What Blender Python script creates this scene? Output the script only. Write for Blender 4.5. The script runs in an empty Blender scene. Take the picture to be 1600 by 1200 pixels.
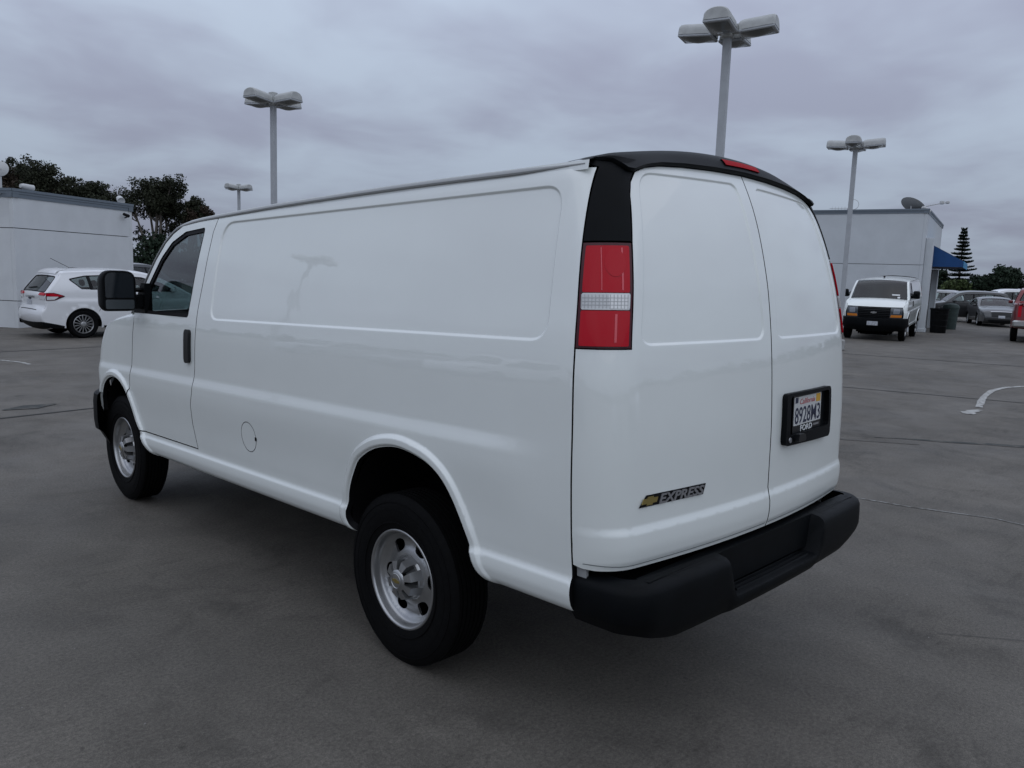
import bpy, math, random
import numpy as np
from mathutils import Vector, Matrix, geometry

random.seed(7)
rng = np.random.default_rng(11)
scene = bpy.context.scene
R = math.radians

# ------------------------------------------------------------------ camera, world, sun, exposure
CAM = (-3.05374, -1.35024, 1.7635)
YAW, PITCH, ROLL, FPX = R(45.272), R(-7.753), R(1.905), 1237.19
cd = bpy.data.cameras.new('camera')
cam = bpy.data.objects.new('camera', cd)
scene.collection.objects.link(cam)
_f = Vector((math.sin(YAW) * math.cos(PITCH), math.cos(YAW) * math.cos(PITCH), math.sin(PITCH)))
_r = Vector((math.cos(YAW), -math.sin(YAW), 0))
_u = _r.cross(_f)
_r2 = math.cos(ROLL) * _r + math.sin(ROLL) * _u
_u2 = -math.sin(ROLL) * _r + math.cos(ROLL) * _u
_m = Matrix((_r2, _u2, -_f)).transposed().to_4x4()
_m.translation = Vector(CAM)
cam.matrix_world = _m
cd.sensor_width = 36.0
cd.lens = FPX / 1600 * 36.0
cd.clip_start = 0.05
cd.clip_end = 3000
scene.camera = cam

SUN_EL, SUN_AZ = R(70), R(215)      # azimuth from +y towards +x
w = bpy.data.worlds.new('World')
scene.world = w
w.use_nodes = True
nt = w.node_tree
nt.nodes.clear()
N = nt.nodes.new
L = nt.links.new
out = N('ShaderNodeOutputWorld')
bg = N('ShaderNodeBackground')
bg.inputs['Strength'].default_value = 0.1
L(bg.outputs[0], out.inputs[0])
sky = N('ShaderNodeTexSky')
sky.sky_type = 'NISHITA'
sky.sun_disc = False
sky.sun_elevation = SUN_EL
sky.sun_rotation = SUN_AZ
sky.dust_density = 3.0
tc = N('ShaderNodeTexCoord')
sep = N('ShaderNodeSeparateXYZ')
L(tc.outputs['Generated'], sep.inputs[0])
def math_node(op, a=None, b=None, clamp=False):
    n = N('ShaderNodeMath'); n.operation = op; n.use_clamp = clamp
    for i, v in enumerate((a, b)):
        if v is None: continue
        if isinstance(v, (int, float)): n.inputs[i].default_value = v
        else: L(v, n.inputs[i])
    return n.outputs[0]
zc = math_node('MAXIMUM', sep.outputs[2], 0.0)
den = math_node('ADD', zc, 0.16)
cx = math_node('DIVIDE', sep.outputs[0], den)
cy = math_node('DIVIDE', sep.outputs[1], den)
comb = N('ShaderNodeCombineXYZ')
L(cx, comb.inputs[0]); L(cy, comb.inputs[1])
def cloud_noise(scale, detail, rough, dist, off):
    mp = N('ShaderNodeMapping'); mp.inputs['Location'].default_value = off
    L(comb.outputs[0], mp.inputs[0])
    n = N('ShaderNodeTexNoise'); n.inputs['Scale'].default_value = scale
    n.inputs['Detail'].default_value = detail; n.inputs['Roughness'].default_value = rough
    n.inputs['Distortion'].default_value = dist
    L(mp.outputs[0], n.inputs['Vector'])
    return n.outputs[0]
n1 = cloud_noise(0.55, 5, 0.52, 0.35, (3.1, 1.7, 0))
n2 = cloud_noise(1.9, 4, 0.5, 0.3, (9.0, 4.0, 2))
mixn = math_node('ADD', math_node('MULTIPLY', n1, 0.58), math_node('MULTIPLY', n2, 0.42))
ramp = N('ShaderNodeValToRGB')
ramp.color_ramp.interpolation = 'EASE'
e = ramp.color_ramp.elements
e[0].position = 0.37; e[0].color = (2.30, 2.50, 3.26, 1)
e[1].position = 0.60; e[1].color = (3.12, 3.64, 4.46, 1)
L(mixn, ramp.inputs[0])
# overcast sky: brighter towards the zenith
grad = math_node('ADD', 1.0, math_node('MULTIPLY', math_node('MINIMUM', zc, 0.5), 2.4))
mulc = N('ShaderNodeMix'); mulc.data_type = 'RGBA'; mulc.blend_type = 'MULTIPLY'
mulc.inputs[0].default_value = 1.0
L(ramp.outputs[0], mulc.inputs[6])
gc = N('ShaderNodeCombineColor')
for i in range(3): L(grad, gc.inputs[i])
L(gc.outputs[0], mulc.inputs[7])
mixs = N('ShaderNodeMix'); mixs.data_type = 'RGBA'; mixs.inputs[0].default_value = 0.94
L(sky.outputs[0], mixs.inputs[6]); L(mulc.outputs[2], mixs.inputs[7])
L(mixs.outputs[2], bg.inputs[0])

sl = bpy.data.lights.new('sun', 'SUN')
sl.energy = 0.5
sl.angle = R(120)
sl.color = (1.0, 0.96, 0.9)
sun = bpy.data.objects.new('sun', sl)
scene.collection.objects.link(sun)
sd = Vector((math.sin(SUN_AZ) * math.cos(SUN_EL), math.cos(SUN_AZ) * math.cos(SUN_EL), math.sin(SUN_EL)))
sun.rotation_euler = sd.to_track_quat('Z', 'Y').to_euler()
sun.location = sd * 60

scene.view_settings.view_transform = 'Standard'
scene.view_settings.look = 'None'
scene.view_settings.exposure = 0.0
scene.view_settings.gamma = 1.0
scene.view_settings.use_curve_mapping = False
scene.render.engine = 'CYCLES'
scene.cycles.max_bounces = 8
scene.cycles.transparent_max_bounces = 12

# ------------------------------------------------------------------ materials
MATS = {}
def mat(name, base, rough=0.5, metal=0.0, coat=0.0, spec=0.5, noise=None, bump=None, coat_rough=0.03, coat_ior=1.5):
    """noise = (scale, amount) colour mottling; bump = (scale, strength)"""
    if name in MATS: return MATS[name]
    m = bpy.data.materials.new(name); m.use_nodes = True
    t = m.node_tree; b = t.nodes['Principled BSDF']
    b.inputs['Base Color'].default_value = (*base, 1)
    b.inputs['Roughness'].default_value = rough
    b.inputs['Metallic'].default_value = metal
    b.inputs['Coat Weight'].default_value = coat
    b.inputs['Coat Roughness'].default_value = coat_rough
    b.inputs['Coat IOR'].default_value = coat_ior
    b.inputs['Specular IOR Level'].default_value = spec
    co = t.nodes.new('ShaderNodeTexCoord')
    if noise:
        n = t.nodes.new('ShaderNodeTexNoise'); n.inputs['Scale'].default_value = noise[0]
        n.inputs['Detail'].default_value = 6; n.inputs['Roughness'].default_value = 0.6
        t.links.new(co.outputs['Object'], n.inputs['Vector'])
        r = t.nodes.new('ShaderNodeValToRGB')
        r.color_ramp.elements[0].position = 0.3; r.color_ramp.elements[1].position = 0.7
        a = noise[1]
        r.color_ramp.elements[0].color = (*[c * (1 - a) for c in base], 1)
        r.color_ramp.elements[1].color = (*[min(1, c * (1 + a)) for c in base], 1)
        t.links.new(n.outputs[0], r.inputs[0]); t.links.new(r.outputs[0], b.inputs['Base Color'])
    if bump:
        n = t.nodes.new('ShaderNodeTexNoise'); n.inputs['Scale'].default_value = bump[0]
        n.inputs['Detail'].default_value = 3
        t.links.new(co.outputs['Object'], n.inputs['Vector'])
        bn = t.nodes.new('ShaderNodeBump'); bn.inputs['Strength'].default_value = bump[1]
        bn.inputs['Distance'].default_value = 0.01
        t.links.new(n.outputs[0], bn.inputs['Height']); t.links.new(bn.outputs[0], b.inputs['Normal'])
    MATS[name] = m
    return m

def glass_mat(name, tint, refl=1.0, rough=0.0, ior=1.52):
    if name in MATS: return MATS[name]
    m = bpy.data.materials.new(name); m.use_nodes = True
    t = m.node_tree; t.nodes.clear()
    o = t.nodes.new('ShaderNodeOutputMaterial')
    tr = t.nodes.new('ShaderNodeBsdfTransparent'); tr.inputs[0].default_value = (*tint, 1)
    gl = t.nodes.new('ShaderNodeBsdfGlossy'); gl.inputs['Roughness'].default_value = rough
    gl.inputs[0].default_value = (refl, refl, refl, 1)
    fr = t.nodes.new('ShaderNodeFresnel'); fr.inputs[0].default_value = ior
    mx = t.nodes.new('ShaderNodeMixShader')
    geo = t.nodes.new('ShaderNodeNewGeometry'); im = t.nodes.new('ShaderNodeMapRange')     # same reflectance from both sides of the pane
    im.inputs['To Min'].default_value = ior; im.inputs['To Max'].default_value = 1 / ior
    t.links.new(geo.outputs['Backfacing'], im.inputs['Value']); t.links.new(im.outputs[0], fr.inputs[0])
    t.links.new(fr.outputs[0], mx.inputs[0]); t.links.new(tr.outputs[0], mx.inputs[1]); t.links.new(gl.outputs[0], mx.inputs[2])
    t.links.new(mx.outputs[0], o.inputs[0])
    MATS[name] = m
    return m

M_white = mat('white_paint', (0.80, 0.835, 0.805), 0.45, coat=1.0, coat_rough=.012, coat_ior=1.75, noise=(1.3, 0.025))
def coat_waves(m):
    t = m.node_tree; b = t.nodes['Principled BSDF']; co = t.nodes.new('ShaderNodeTexCoord'); n = t.nodes.new('ShaderNodeTexNoise')
    n.inputs['Scale'].default_value = 4.0; n.inputs['Detail'].default_value = 2; t.links.new(co.outputs['Object'], n.inputs['Vector'])
    bn = t.nodes.new('ShaderNodeBump'); bn.inputs['Strength'].default_value = .35; bn.inputs['Distance'].default_value = .004
    t.links.new(n.outputs[0], bn.inputs['Height']); t.links.new(bn.outputs[0], b.inputs['Coat Normal'])
coat_waves(M_white)
M_black = mat('black_textured_plastic', (0.0028, 0.0036, 0.0045), 0.5, spec=.11, bump=(420, 0.12), noise=(9, 0.25))
M_gloss_black = mat('smooth_black_plastic', (0.005, 0.006, 0.007), 0.3, spec=.35)
M_rubber = mat('tyre_rubber', (0.0034, 0.0035, 0.0038), 0.7, spec=.10, noise=(30, 0.3), bump=(160, 0.1))
M_dark = mat('dark_underbody', (0.004, 0.004, 0.0045), 0.9, spec=.1)
M_seal = mat('black_seal_and_gap_shade', (0.004, 0.004, 0.005), 0.6, spec=.2)
M_silver = mat('silver_painted_steel', (0.40, 0.405, 0.405), 0.30, metal=0.85, noise=(14, 0.08))
M_chrome = mat('bright_chrome', (0.62, 0.63, 0.65), 0.18, metal=1.0)
M_grey_rail = mat('grey_drip_rail', (0.33, 0.34, 0.34), 0.5)  # rail grey that also carries the shade of the roof channel
M_gold = mat('gold_emblem', (0.42, 0.33, 0.12), 0.35, metal=0.8)
M_letter = mat('grey_metal_letter', (0.36, 0.36, 0.37), 0.35, metal=0.7)
M_red = mat('red_lamp_lens', (0.46, 0.0003, 0.011), 0.22, coat=.4, spec=.05)
M_reddark = mat('dark_red_lamp_edge', (0.055, 0.002, 0.007), 0.2, coat=.4, spec=.2)
M_clear = mat('clear_ribbed_lens', (0.62, 0.63, 0.63), 0.25, coat=.6)
M_clear2 = mat('clear_lens_bulb_side', (0.82, 0.82, 0.81), 0.2, coat=.8)
M_rib = mat('grey_lens_ribs', (0.42, 0.43, 0.43), 0.3)
M_seat = mat('dark_grey_seat_cloth', (0.035, 0.036, 0.038), 0.9, noise=(40, 0.3))
M_trim = mat('grey_cabin_trim', (0.035, 0.036, 0.037), 0.8)
M_plate = mat('white_licence_plate', (0.55, 0.56, 0.55), 0.4)
M_navy = mat('navy_plate_lettering', (0.012, 0.016, 0.045), 0.5)
M_scarlet = mat('red_plate_script', (0.40, 0.05, 0.06), 0.5)
M_amber = mat('amber_lens', (0.62, 0.19, 0.01), 0.2, coat=1.0)
M_sticker = mat('orange_sticker', (0.6, 0.34, 0.03), 0.5)
M_headlamp = mat('smoked_headlamp_lens', (0.05, 0.06, 0.07), 0.08, coat=1.0)
M_paper = mat('white_paper', (0.7, 0.72, 0.72), 0.7)
G_tint = glass_mat('tinted_cab_glass', (0.36, 0.45, 0.45), ior=1.6)
G_clear = glass_mat('car_window_glass', (0.55, 0.61, 0.60))

def lens_ribs(m, scale):
    t = m.node_tree; b = t.nodes['Principled BSDF']
    co = t.nodes.new('ShaderNodeTexCoord')
    wv = t.nodes.new('ShaderNodeTexWave'); wv.inputs['Scale'].default_value = scale; wv.bands_direction = 'Z'
    bn = t.nodes.new('ShaderNodeBump'); bn.inputs['Strength'].default_value = 0.35; bn.inputs['Distance'].default_value = 0.004
    t.links.new(co.outputs['Object'], wv.inputs['Vector']); t.links.new(wv.outputs[0], bn.inputs['Height'])
    t.links.new(bn.outputs[0], b.inputs['Normal'])


# ------------------------------------------------------------------ object helpers
COL = scene.collection
def link(o, parent=None):
    COL.objects.link(o)
    if parent is not None: o.parent = parent
    return o
def thing(name, label, cat, loc=(0, 0, 0), rotz=0.0, group=None):
    o = bpy.data.objects.new(name, None); COL.objects.link(o)
    o.empty_display_size = 0.2
    o.location = loc; o.rotation_euler = (0, 0, rotz)
    tag(o, label, cat, group)
    return o
def tag(o, label=None, cat=None, group=None, kind=None):
    if label: o['label'] = label
    if cat: o['category'] = cat
    if group: o['group'] = group
    if kind: o['kind'] = kind
    return o
def copy_tree(o, parent=None):
    c = o.copy(); COL.objects.link(c)
    c.parent = parent
    for ch in list(o.children): copy_tree(ch, c)
    return c

def mesh(name, V, F, m, parent=None, normals=None, smooth=True, angle=None, mats=None, fm=None):
    me = bpy.data.meshes.new(name)
    V = [tuple(map(float, v)) for v in V]
    me.from_pydata(V, [], [tuple(map(int, f)) for f in F])
    for mm in (mats or [m]): me.materials.append(mm)
    if fm is not None: me.polygons.foreach_set('material_index', list(map(int, fm)))
    if smooth:
        me.polygons.foreach_set('use_smooth', [True] * len(me.polygons))
        if normals is not None:
            me.normals_split_custom_set_from_vertices([tuple(map(float, n)) for n in normals])
        elif angle is not None:
            me.set_sharp_from_angle(angle=R(angle))
    me.update()
    o = bpy.data.objects.new(name, me)
    return link(o, parent)

class MB:
    """collects simple shapes and links them as one mesh"""
    def __init__(s): s.V = []; s.F = []
    def add(s, V, F):
        k = len(s.V); s.V += [tuple(v) for v in V]; s.F += [tuple(i + k for i in f) for f in F]; return s
    def box(s, lo, hi, M=None, bev=0.0):
        x0, y0, z0 = lo; x1, y1, z1 = hi
        if bev <= 0:
            V = [(x0, y0, z0), (x1, y0, z0), (x1, y1, z0), (x0, y1, z0), (x0, y0, z1), (x1, y0, z1), (x1, y1, z1), (x0, y1, z1)]
            F = [(0, 3, 2, 1), (4, 5, 6, 7), (0, 1, 5, 4), (1, 2, 6, 5), (2, 3, 7, 6), (3, 0, 4, 7)]
        else:
            b = bev
            V = []
            for z, i in ((z0, b), (z0 + b, 0), (z1 - b, 0), (z1, b)):
                c = b if i == 0 else b
                X0, X1, Y0_, Y1_ = x0 + i, x1 - i, y0 + i, y1 - i
                V += [(X0 + c, Y0_, z), (X1 - c, Y0_, z), (X1, Y0_ + c, z), (X1, Y1_ - c, z), (X1 - c, Y1_, z), (X0 + c, Y1_, z), (X0, Y1_ - c, z), (X0, Y0_ + c, z)]
            F = [tuple(range(7, -1, -1)), tuple(range(24, 32))]
            for r in range(3):
                for i in range(8):
                    F.append((r * 8 + i, r * 8 + (i + 1) % 8, r * 8 + 8 + (i + 1) % 8, r * 8 + 8 + i))
        if M is not None: V = [tuple(M @ Vector(v)) for v in V]
        return s.add(V, F)
    def tube(s, pts, r, n=10, caps=True, r2=None):
        pts = [Vector(p) for p in pts]; V = []; F = []
        up = Vector((0, 0, 1))
        k = len(pts)
        for i, p in enumerate(pts):
            d = (pts[min(i + 1, k - 1)] - pts[max(i - 1, 0)]).normalized()
            a = d.cross(up)
            if a.length < 1e-3: a = d.cross(Vector((1, 0, 0)))
            a.normalize(); b = d.cross(a)
            rr = r if r2 is None else r + (r2 - r) * i / (k - 1)
            for j in range(n):
                t = 2 * math.pi * j / n
                V.append(tuple(p + rr * (math.cos(t) * a + math.sin(t) * b)))
        for i in range(k - 1):
            for j in range(n):
                F.append((i * n + j, i * n + (j + 1) % n, (i + 1) * n + (j + 1) % n, (i + 1) * n + j))
        if caps:
            F.append(tuple(range(n))); F.append(tuple(range((k - 1) * n + n - 1, (k - 1) * n - 1, -1)))
        return s.add(V, F)
    def lathe(s, prof, axis='Z', n=32, M=None, close=False):
        V = []; F = []
        k = len(prof)
        for j in range(n):
            t = 2 * math.pi * j / n; c, q = math.cos(t), math.sin(t)
            for r, h in prof:
                if axis == 'Z': V.append((r * c, r * q, h))
                elif axis == 'X': V.append((h, r * c, r * q))
                else: V.append((r * c, h, r * q))
        for j in range(n):
            for i in range(k - 1 + (1 if close else 0)):
                a = j * k + i; b = j * k + (i + 1) % k; c_ = ((j + 1) % n) * k + (i + 1) % k; d = ((j + 1) % n) * k + i
                F.append((a, b, c_, d))
        if M is not None: V = [tuple(M @ Vector(v)) for v in V]
        return s.add(V, F)
    def prism(s, poly, h0, h1, axis='Z', M=None):
        n = len(poly); V = []
        for h in (h0, h1):
            for a, b in poly:
                V.append({'Z': (a, b, h), 'X': (h, a, b), 'Y': (a, h, b)}[axis])
        F = [tuple(range(n - 1, -1, -1)), tuple(range(n, 2 * n))]
        for i in range(n): F.append((i, (i + 1) % n, n + (i + 1) % n, n + i))
        if M is not None: V = [tuple(M @ Vector(v)) for v in V]
        return s.add(V, F)
    def build(s, name, m, parent=None, smooth=True, angle=35):
        o = mesh(name, s.V, s.F, m, parent, smooth=smooth, angle=angle)
        import bmesh
        bm = bmesh.new(); bm.from_mesh(o.data)
        bmesh.ops.recalc_face_normals(bm, faces=bm.faces)
        bm.to_mesh(o.data); bm.free()
        return o

def grid_mesh(name, P, m, parent=None, angle=60, flip=False, closed=False):
    """P: rows x cols x 3 array"""
    P = np.asarray(P, float); r, c = P.shape[:2]
    V = P.reshape(-1, 3); F = []
    for i in range(r - 1):
        for j in range(c - (0 if closed else 1)):
            a, b = i * c + j, i * c + (j + 1) % c
            f = (a, b, b + c, a + c)
            F.append(f[::-1] if flip else f)
    return mesh(name, V, F, m, parent, smooth=True, angle=angle)

# ------------------------------------------------------------------ curved sheet-metal panels
def pchip(xs, ys):
    xs = np.array(xs, float); ys = np.array(ys, float); h = np.diff(xs); d = np.diff(ys) / h
    m = np.zeros(len(xs)); m[0] = d[0]; m[-1] = d[-1]
    for i in range(1, len(xs) - 1):
        if d[i - 1] * d[i] > 0:
            w1 = 2 * h[i] + h[i - 1]; w2 = h[i] + 2 * h[i - 1]; m[i] = (w1 + w2) / (w1 / d[i - 1] + w2 / d[i])
    def f(x):
        x = np.clip(np.asarray(x, float), xs[0], xs[-1]); i = np.clip(np.searchsorted(xs, x) - 1, 0, len(h) - 1)
        t = (x - xs[i]) / h[i]; t2 = t * t; t3 = t2 * t
        return (2 * t3 - 3 * t2 + 1) * ys[i] + (t3 - 2 * t2 + t) * h[i] * m[i] + (-2 * t3 + 3 * t2) * ys[i + 1] + (t3 - t2) * h[i] * m[i + 1]
    return f
def sstep(a, b, x):
    t = np.clip((x - a) / (b - a), 0, 1); return t * t * (3 - 2 * t)
def smooth_curve(pts, n=6):
    """Catmull-Rom through points (open)"""
    P = [np.array(p, float) for p in pts]; o = []
    for i in range(len(P) - 1):
        p0 = P[max(i - 1, 0)]; p1 = P[i]; p2 = P[i + 1]; p3 = P[min(i + 2, len(P) - 1)]
        for k in range(n):
            t = k / n
            o.append(0.5 * ((2 * p1) + (p2 - p0) * t + (2 * p0 - 5 * p1 + 4 * p2 - p3) * t * t + (3 * p1 - p0 - 3 * p2 + p3) * t ** 3))
    o.append(P[-1])
    return [tuple(q) for q in o]
def rpoly(pts, rad, n=6):
    """polygon with rounded corners; rad number or list"""
    k = len(pts); o = []
    for i in range(k):
        p = np.array(pts[i], float); a = np.array(pts[i - 1], float); b = np.array(pts[(i + 1) % k], float)
        r = rad[i] if isinstance(rad, (list, tuple)) else rad
        if r <= 0: o.append(tuple(p)); continue
        da = (a - p) / np.linalg.norm(a - p); db = (b - p) / np.linalg.norm(b - p)
        ang = math.acos(np.clip(da @ db, -1, 1)); d = min(r / math.tan(ang / 2), 0.48 * np.linalg.norm(a - p), 0.48 * np.linalg.norm(b - p))
        p1 = p + da * d; p2 = p + db * d
        for j in range(n + 1):
            t = j / n; o.append(tuple((1 - t) ** 2 * p1 + 2 * t * (1 - t) * p + t * t * p2))
    return o
def inset_poly(pts, d):
    """offset a convex polygon inwards"""
    P = [np.array(p, float) for p in pts]; k = len(P)
    area = sum(P[i][0] * P[(i + 1) % k][1] - P[(i + 1) % k][0] * P[i][1] for i in range(k))
    s = 1 if area > 0 else -1; o = []
    for i in range(k):
        a, p, b = P[i - 1], P[i], P[(i + 1) % k]
        d1 = (p - a) / np.linalg.norm(p - a); d2 = (b - p) / np.linalg.norm(b - p)
        n1 = s * np.array([-d1[1], d1[0]]); n2 = s * np.array([-d2[1], d2[0]])
        bis = n1 + n2; bis /= np.linalg.norm(bis)
        o.append(tuple(p + bis * d / max(0.25, bis @ n1)))
    return o
def resample(loop, sp, closed=True):
    P = [np.array(p, float) for p in loop]; o = []
    rng_ = range(len(P)) if closed else range(len(P) - 1)
    for i in rng_:
        a, b = P[i], P[(i + 1) % len(P)]; l = np.linalg.norm(b - a)
        if l < 1e-6: continue
        n = max(1, int(math.ceil(l / sp)))
        for k in range(n): o.append(a + (b - a) * k / n)
    if not closed: o.append(P[-1])
    return np.array(o)
def inside(poly, Q):
    poly = np.asarray(poly); x, y = Q[:, 0], Q[:, 1]; c = np.zeros(len(Q), bool)
    x1, y1 = poly[:, 0], poly[:, 1]; x2, y2 = np.roll(x1, -1), np.roll(y1, -1)
    for a, b, c_, d in zip(x1, y1, x2, y2):
        if b == d: continue
        k = ((b > y) != (d > y)) & (x < (c_ - a) * (y - b) / (d - b) + a)
        c ^= k
    return c
def polydist(poly, Q, closed=True):
    poly = np.asarray(poly, float); A = poly; B = np.roll(poly, -1, 0)
    if not closed: A = A[:-1]; B = B[:-1]
    out_ = np.full(len(Q), 1e9)
    for a, b in zip(A, B):
        ab = b - a; l2 = ab @ ab
        if l2 < 1e-14: continue
        t = np.clip(((Q - a) @ ab) / l2, 0, 1)
        d = np.hypot(*(Q - a - t[:, None] * ab).T)
        np.minimum(out_, d, out=out_)
    return out_
def signed(poly, u, v):
    """signed distance, positive inside; any array shape"""
    u, v = np.broadcast_arrays(np.asarray(u, float), np.asarray(v, float)); Q = np.stack([u.ravel(), v.ravel()], -1)
    d = polydist(poly, Q); s = np.where(inside(poly, Q), 1, -1)
    return (d * s).reshape(u.shape)

PATCH_TOP = [0]
def patch_data(outer, S, grid=0.035, holes=(), extra=(), rim=0.03, outward=(0, 0, 1), offset=0.0):
    loops = [resample(outer, grid * 0.7)] + [resample(h, grid * 0.55) for h in holes]
    pts = np.concatenate(loops)
    edges = []; k = 0
    for lp in loops:
        n = len(lp); edges += [(k + i, k + (i + 1) % n) for i in range(n)]; k += n
    lo, hi = loops[0].min(0), loops[0].max(0)
    gx = np.arange(lo[0] + grid / 2, hi[0], grid); gy = np.arange(lo[1] + grid / 2, hi[1], grid)
    G = np.stack(np.meshgrid(gx, gy), -1).reshape(-1, 2) if len(gx) and len(gy) else np.zeros((0, 2))
    G = G + (rng.random(G.shape) - 0.5) * grid * 0.02
    def keep(Q, tol):
        if len(Q) == 0: return Q
        ok = inside(loops[0], Q)
        for h in loops[1:]: ok &= ~inside(h, Q)
        Q = Q[ok]
        if len(Q) == 0: return Q
        d = np.full(len(Q), 1e9)
        for h in loops: d = np.minimum(d, polydist(h, Q))
        return Q[d > tol]
    G = keep(G, grid * 0.35)
    parts_ = [pts, G]
    for ex in extra:
        E_ = keep(np.asarray(ex, float), 0.004)
        parts_.append(E_)
    allp = np.concatenate(parts_)
    res = geometry.delaunay_2d_cdt([Vector(q) for q in allp], edges, [], 0, 1e-6)
    vv = np.array([tuple(q) for q in res[0]]); ff = np.array([tuple(f) for f in res[2]])
    cen = vv[ff].mean(1)
    ok = inside(loops[0], cen)
    for h in loops[1:]: ok &= ~inside(h, cen)
    ff = ff[ok]
    used = np.unique(ff); remap = -np.ones(len(vv), int); remap[used] = np.arange(len(used)); vv = vv[used]; ff = remap[ff]
    ow = np.array(outward, float)
    def evalN(q):
        h = 4e-4
        p = S(q[:, 0], q[:, 1]); du = S(q[:, 0] + h, q[:, 1]) - S(q[:, 0] - h, q[:, 1]); dv = S(q[:, 0], q[:, 1] + h) - S(q[:, 0], q[:, 1] - h)
        n = np.cross(du, dv); n /= np.maximum(np.linalg.norm(n, axis=1, keepdims=True), 1e-12)
        sg = np.sign((n * ow).sum(1).sum()); sg = 1 if sg == 0 else sg
        return p, n * sg
    P, n = evalN(vv); P = P + n * offset
    V = [P]; NN = [n]; F = []
    # face winding from normals
    fn = np.cross(P[ff[:, 1]] - P[ff[:, 0]], P[ff[:, 2]] - P[ff[:, 0]])
    bad = (fn * n[ff[:, 0]]).sum(1) < 0
    ff[bad] = ff[bad][:, ::-1]
    F += [tuple(f) for f in ff]
    PATCH_TOP[0] = len(F)
    base = len(P)
    if rim > 0:
        for li, lp in enumerate(loops):
            p, nn = evalN(lp); p = p + nn * offset
            t = np.roll(p, -1, 0) - np.roll(p, 1, 0); o_ = np.cross(t, nn); o_ /= np.maximum(np.linalg.norm(o_, axis=1, keepdims=True), 1e-9)
            c = loops[0].mean(0)
            ar = 0.5 * np.sum(lp[:, 0] * np.roll(lp[:, 1], -1) - np.roll(lp[:, 0], -1) * lp[:, 1])
            # side normals pointing away from the panel material
            mid = p.mean(0); sgn = np.sign(((p - mid) * o_).sum()); sgn = sgn if li == 0 else -sgn
            o_ = o_ * (sgn if sgn != 0 else 1)
            q = p - nn * rim
            m_ = len(lp)
            V += [p, q]; NN += [o_, o_]
            for i in range(m_):
                j = (i + 1) % m_
                f = (base + i, base + j, base + m_ + j, base + m_ + i)
                a, b_, c_ = p[i], p[j], q[j]
                if np.dot(np.cross(b_ - a, c_ - a), o_[i]) < 0: f = f[::-1]
                F.append(f)
            base += 2 * m_
    return np.concatenate(V), F, np.concatenate(NN)
def patch(name, outer, S, m, parent, mirror=False, rim_mat=None, **kw):
    V, F, n = patch_data(outer, S, **kw)
    ntop = PATCH_TOP[0]
    if mirror:
        V = V * np.array([-1, 1, 1]); n = n * np.array([-1, 1, 1]); F = [f[::-1] for f in F]
    rm = rim_mat or (M_seal if m is M_white else m)  # white panels get black edges, shade painted into the panel gaps
    return mesh(name, V, F, m, parent, normals=n, mats=[m, rm], fm=[0] * ntop + [1] * (len(F) - ntop))

def text_data(body, size, shear=0.0, sx=1.0, depth=0.002, spacing=1.0, bold=0.0):
    c = bpy.data.curves.new('lettering', 'FONT'); c.body = body; c.size = size; c.shear = shear
    c.extrude = depth; c.space_character = spacing; c.align_x = 'LEFT'; c.resolution_u = 3; c.offset = bold
    o = bpy.data.objects.new('lettering', c); COL.objects.link(o)
    bpy.context.view_layer.update()
    dg = bpy.context.evaluated_depsgraph_get()
    me = o.evaluated_get(dg).to_mesh()
    V = np.array([tuple(v.co) for v in me.vertices]); F = [tuple(p.vertices) for p in me.polygons]
    o.evaluated_get(dg).to_mesh_clear()
    bpy.data.objects.remove(o); bpy.data.curves.remove(c)
    V[:, 0] *= sx
    return V, F
def place(V, origin, ax, ay, an):
    V = np.asarray(V, float)
    return np.array(origin) + V[:, :1] * np.array(ax) + V[:, 1:2] * np.array(ay) + V[:, 2:3] * np.array(an)
BOWTIE = [(-.5, -.11), (-.43, .11), (-.19, .11), (-.165, .18), (.205, .18), (.185, .11), (.5, .11), (.43, -.11), (.19, -.11), (.165, -.18), (-.205, -.18), (-.185, -.11)]
def prism_data(poly, h0, h1):
    mb = MB(); mb.prism(poly, h0, h1); return np.array(mb.V), mb.F

# ------------------------------------------------------------------ cargo van
RAKE = -0.0336
Wz = pchip([.57, .585, .60, .63, .67, .70, .718, .730, .80, .95, 1.1, 1.25, 1.4, 1.55, 1.7, 1.9, 2.05, 2.12, 2.165, 2.2],
           [.925, .945, .972, .992, 1.0, .998, .988, .985, .990, .999, 1.002, 1.0, .997, .985, .960, .922, .888, .872, .860, .84])
Y0 = pchip([.70, .762, .80, .85, .885, .925, 1.0, 1.17, 1.363, 1.487, 1.73, 1.834, 2.031, 2.224, 2.3],
           [.128, .124, .112, .107, .108, .119, .118, .116, .122, .129, .155, .174, .224, .304, .35])
def make_plan(XC, C2):
    TH = math.atan(2 * C2 / XC); RC = (1 - XC) / (1 - math.sin(TH)); SA = XC * (1 + (2 * C2 / XC) ** 2 / 6); LA = RC * (math.pi / 2 - TH)
    YA = C2 + RC * math.cos(TH)
    def plan(s):
        s = np.asarray(s, float); a = np.abs(s); sg = np.where(s < 0, -1, 1)
        xi = np.clip(a / SA, 0, 1) * XC; y1 = C2 * (xi / XC) ** 2
        th = TH + np.clip((a - SA) / RC, 0, math.pi / 2 - TH)
        x2 = XC + RC * (np.sin(th) - math.sin(TH)); y2 = C2 + RC * (math.cos(TH) - np.cos(th))
        over = np.maximum(a - SA - LA, 0)
        return sg * np.where(a < SA, xi, x2), np.where(a < SA, y1, y2) + over
    return plan, SA, LA, YA
plan, SA, LA, YA = make_plan(.85, .0639)
planF, SAF, LAF, YAF = make_plan(.80, .13)
planB, SAB, LAB, _yb = make_plan(.87, .030)
THB = math.atan(2 * .030 / .87)
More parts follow.
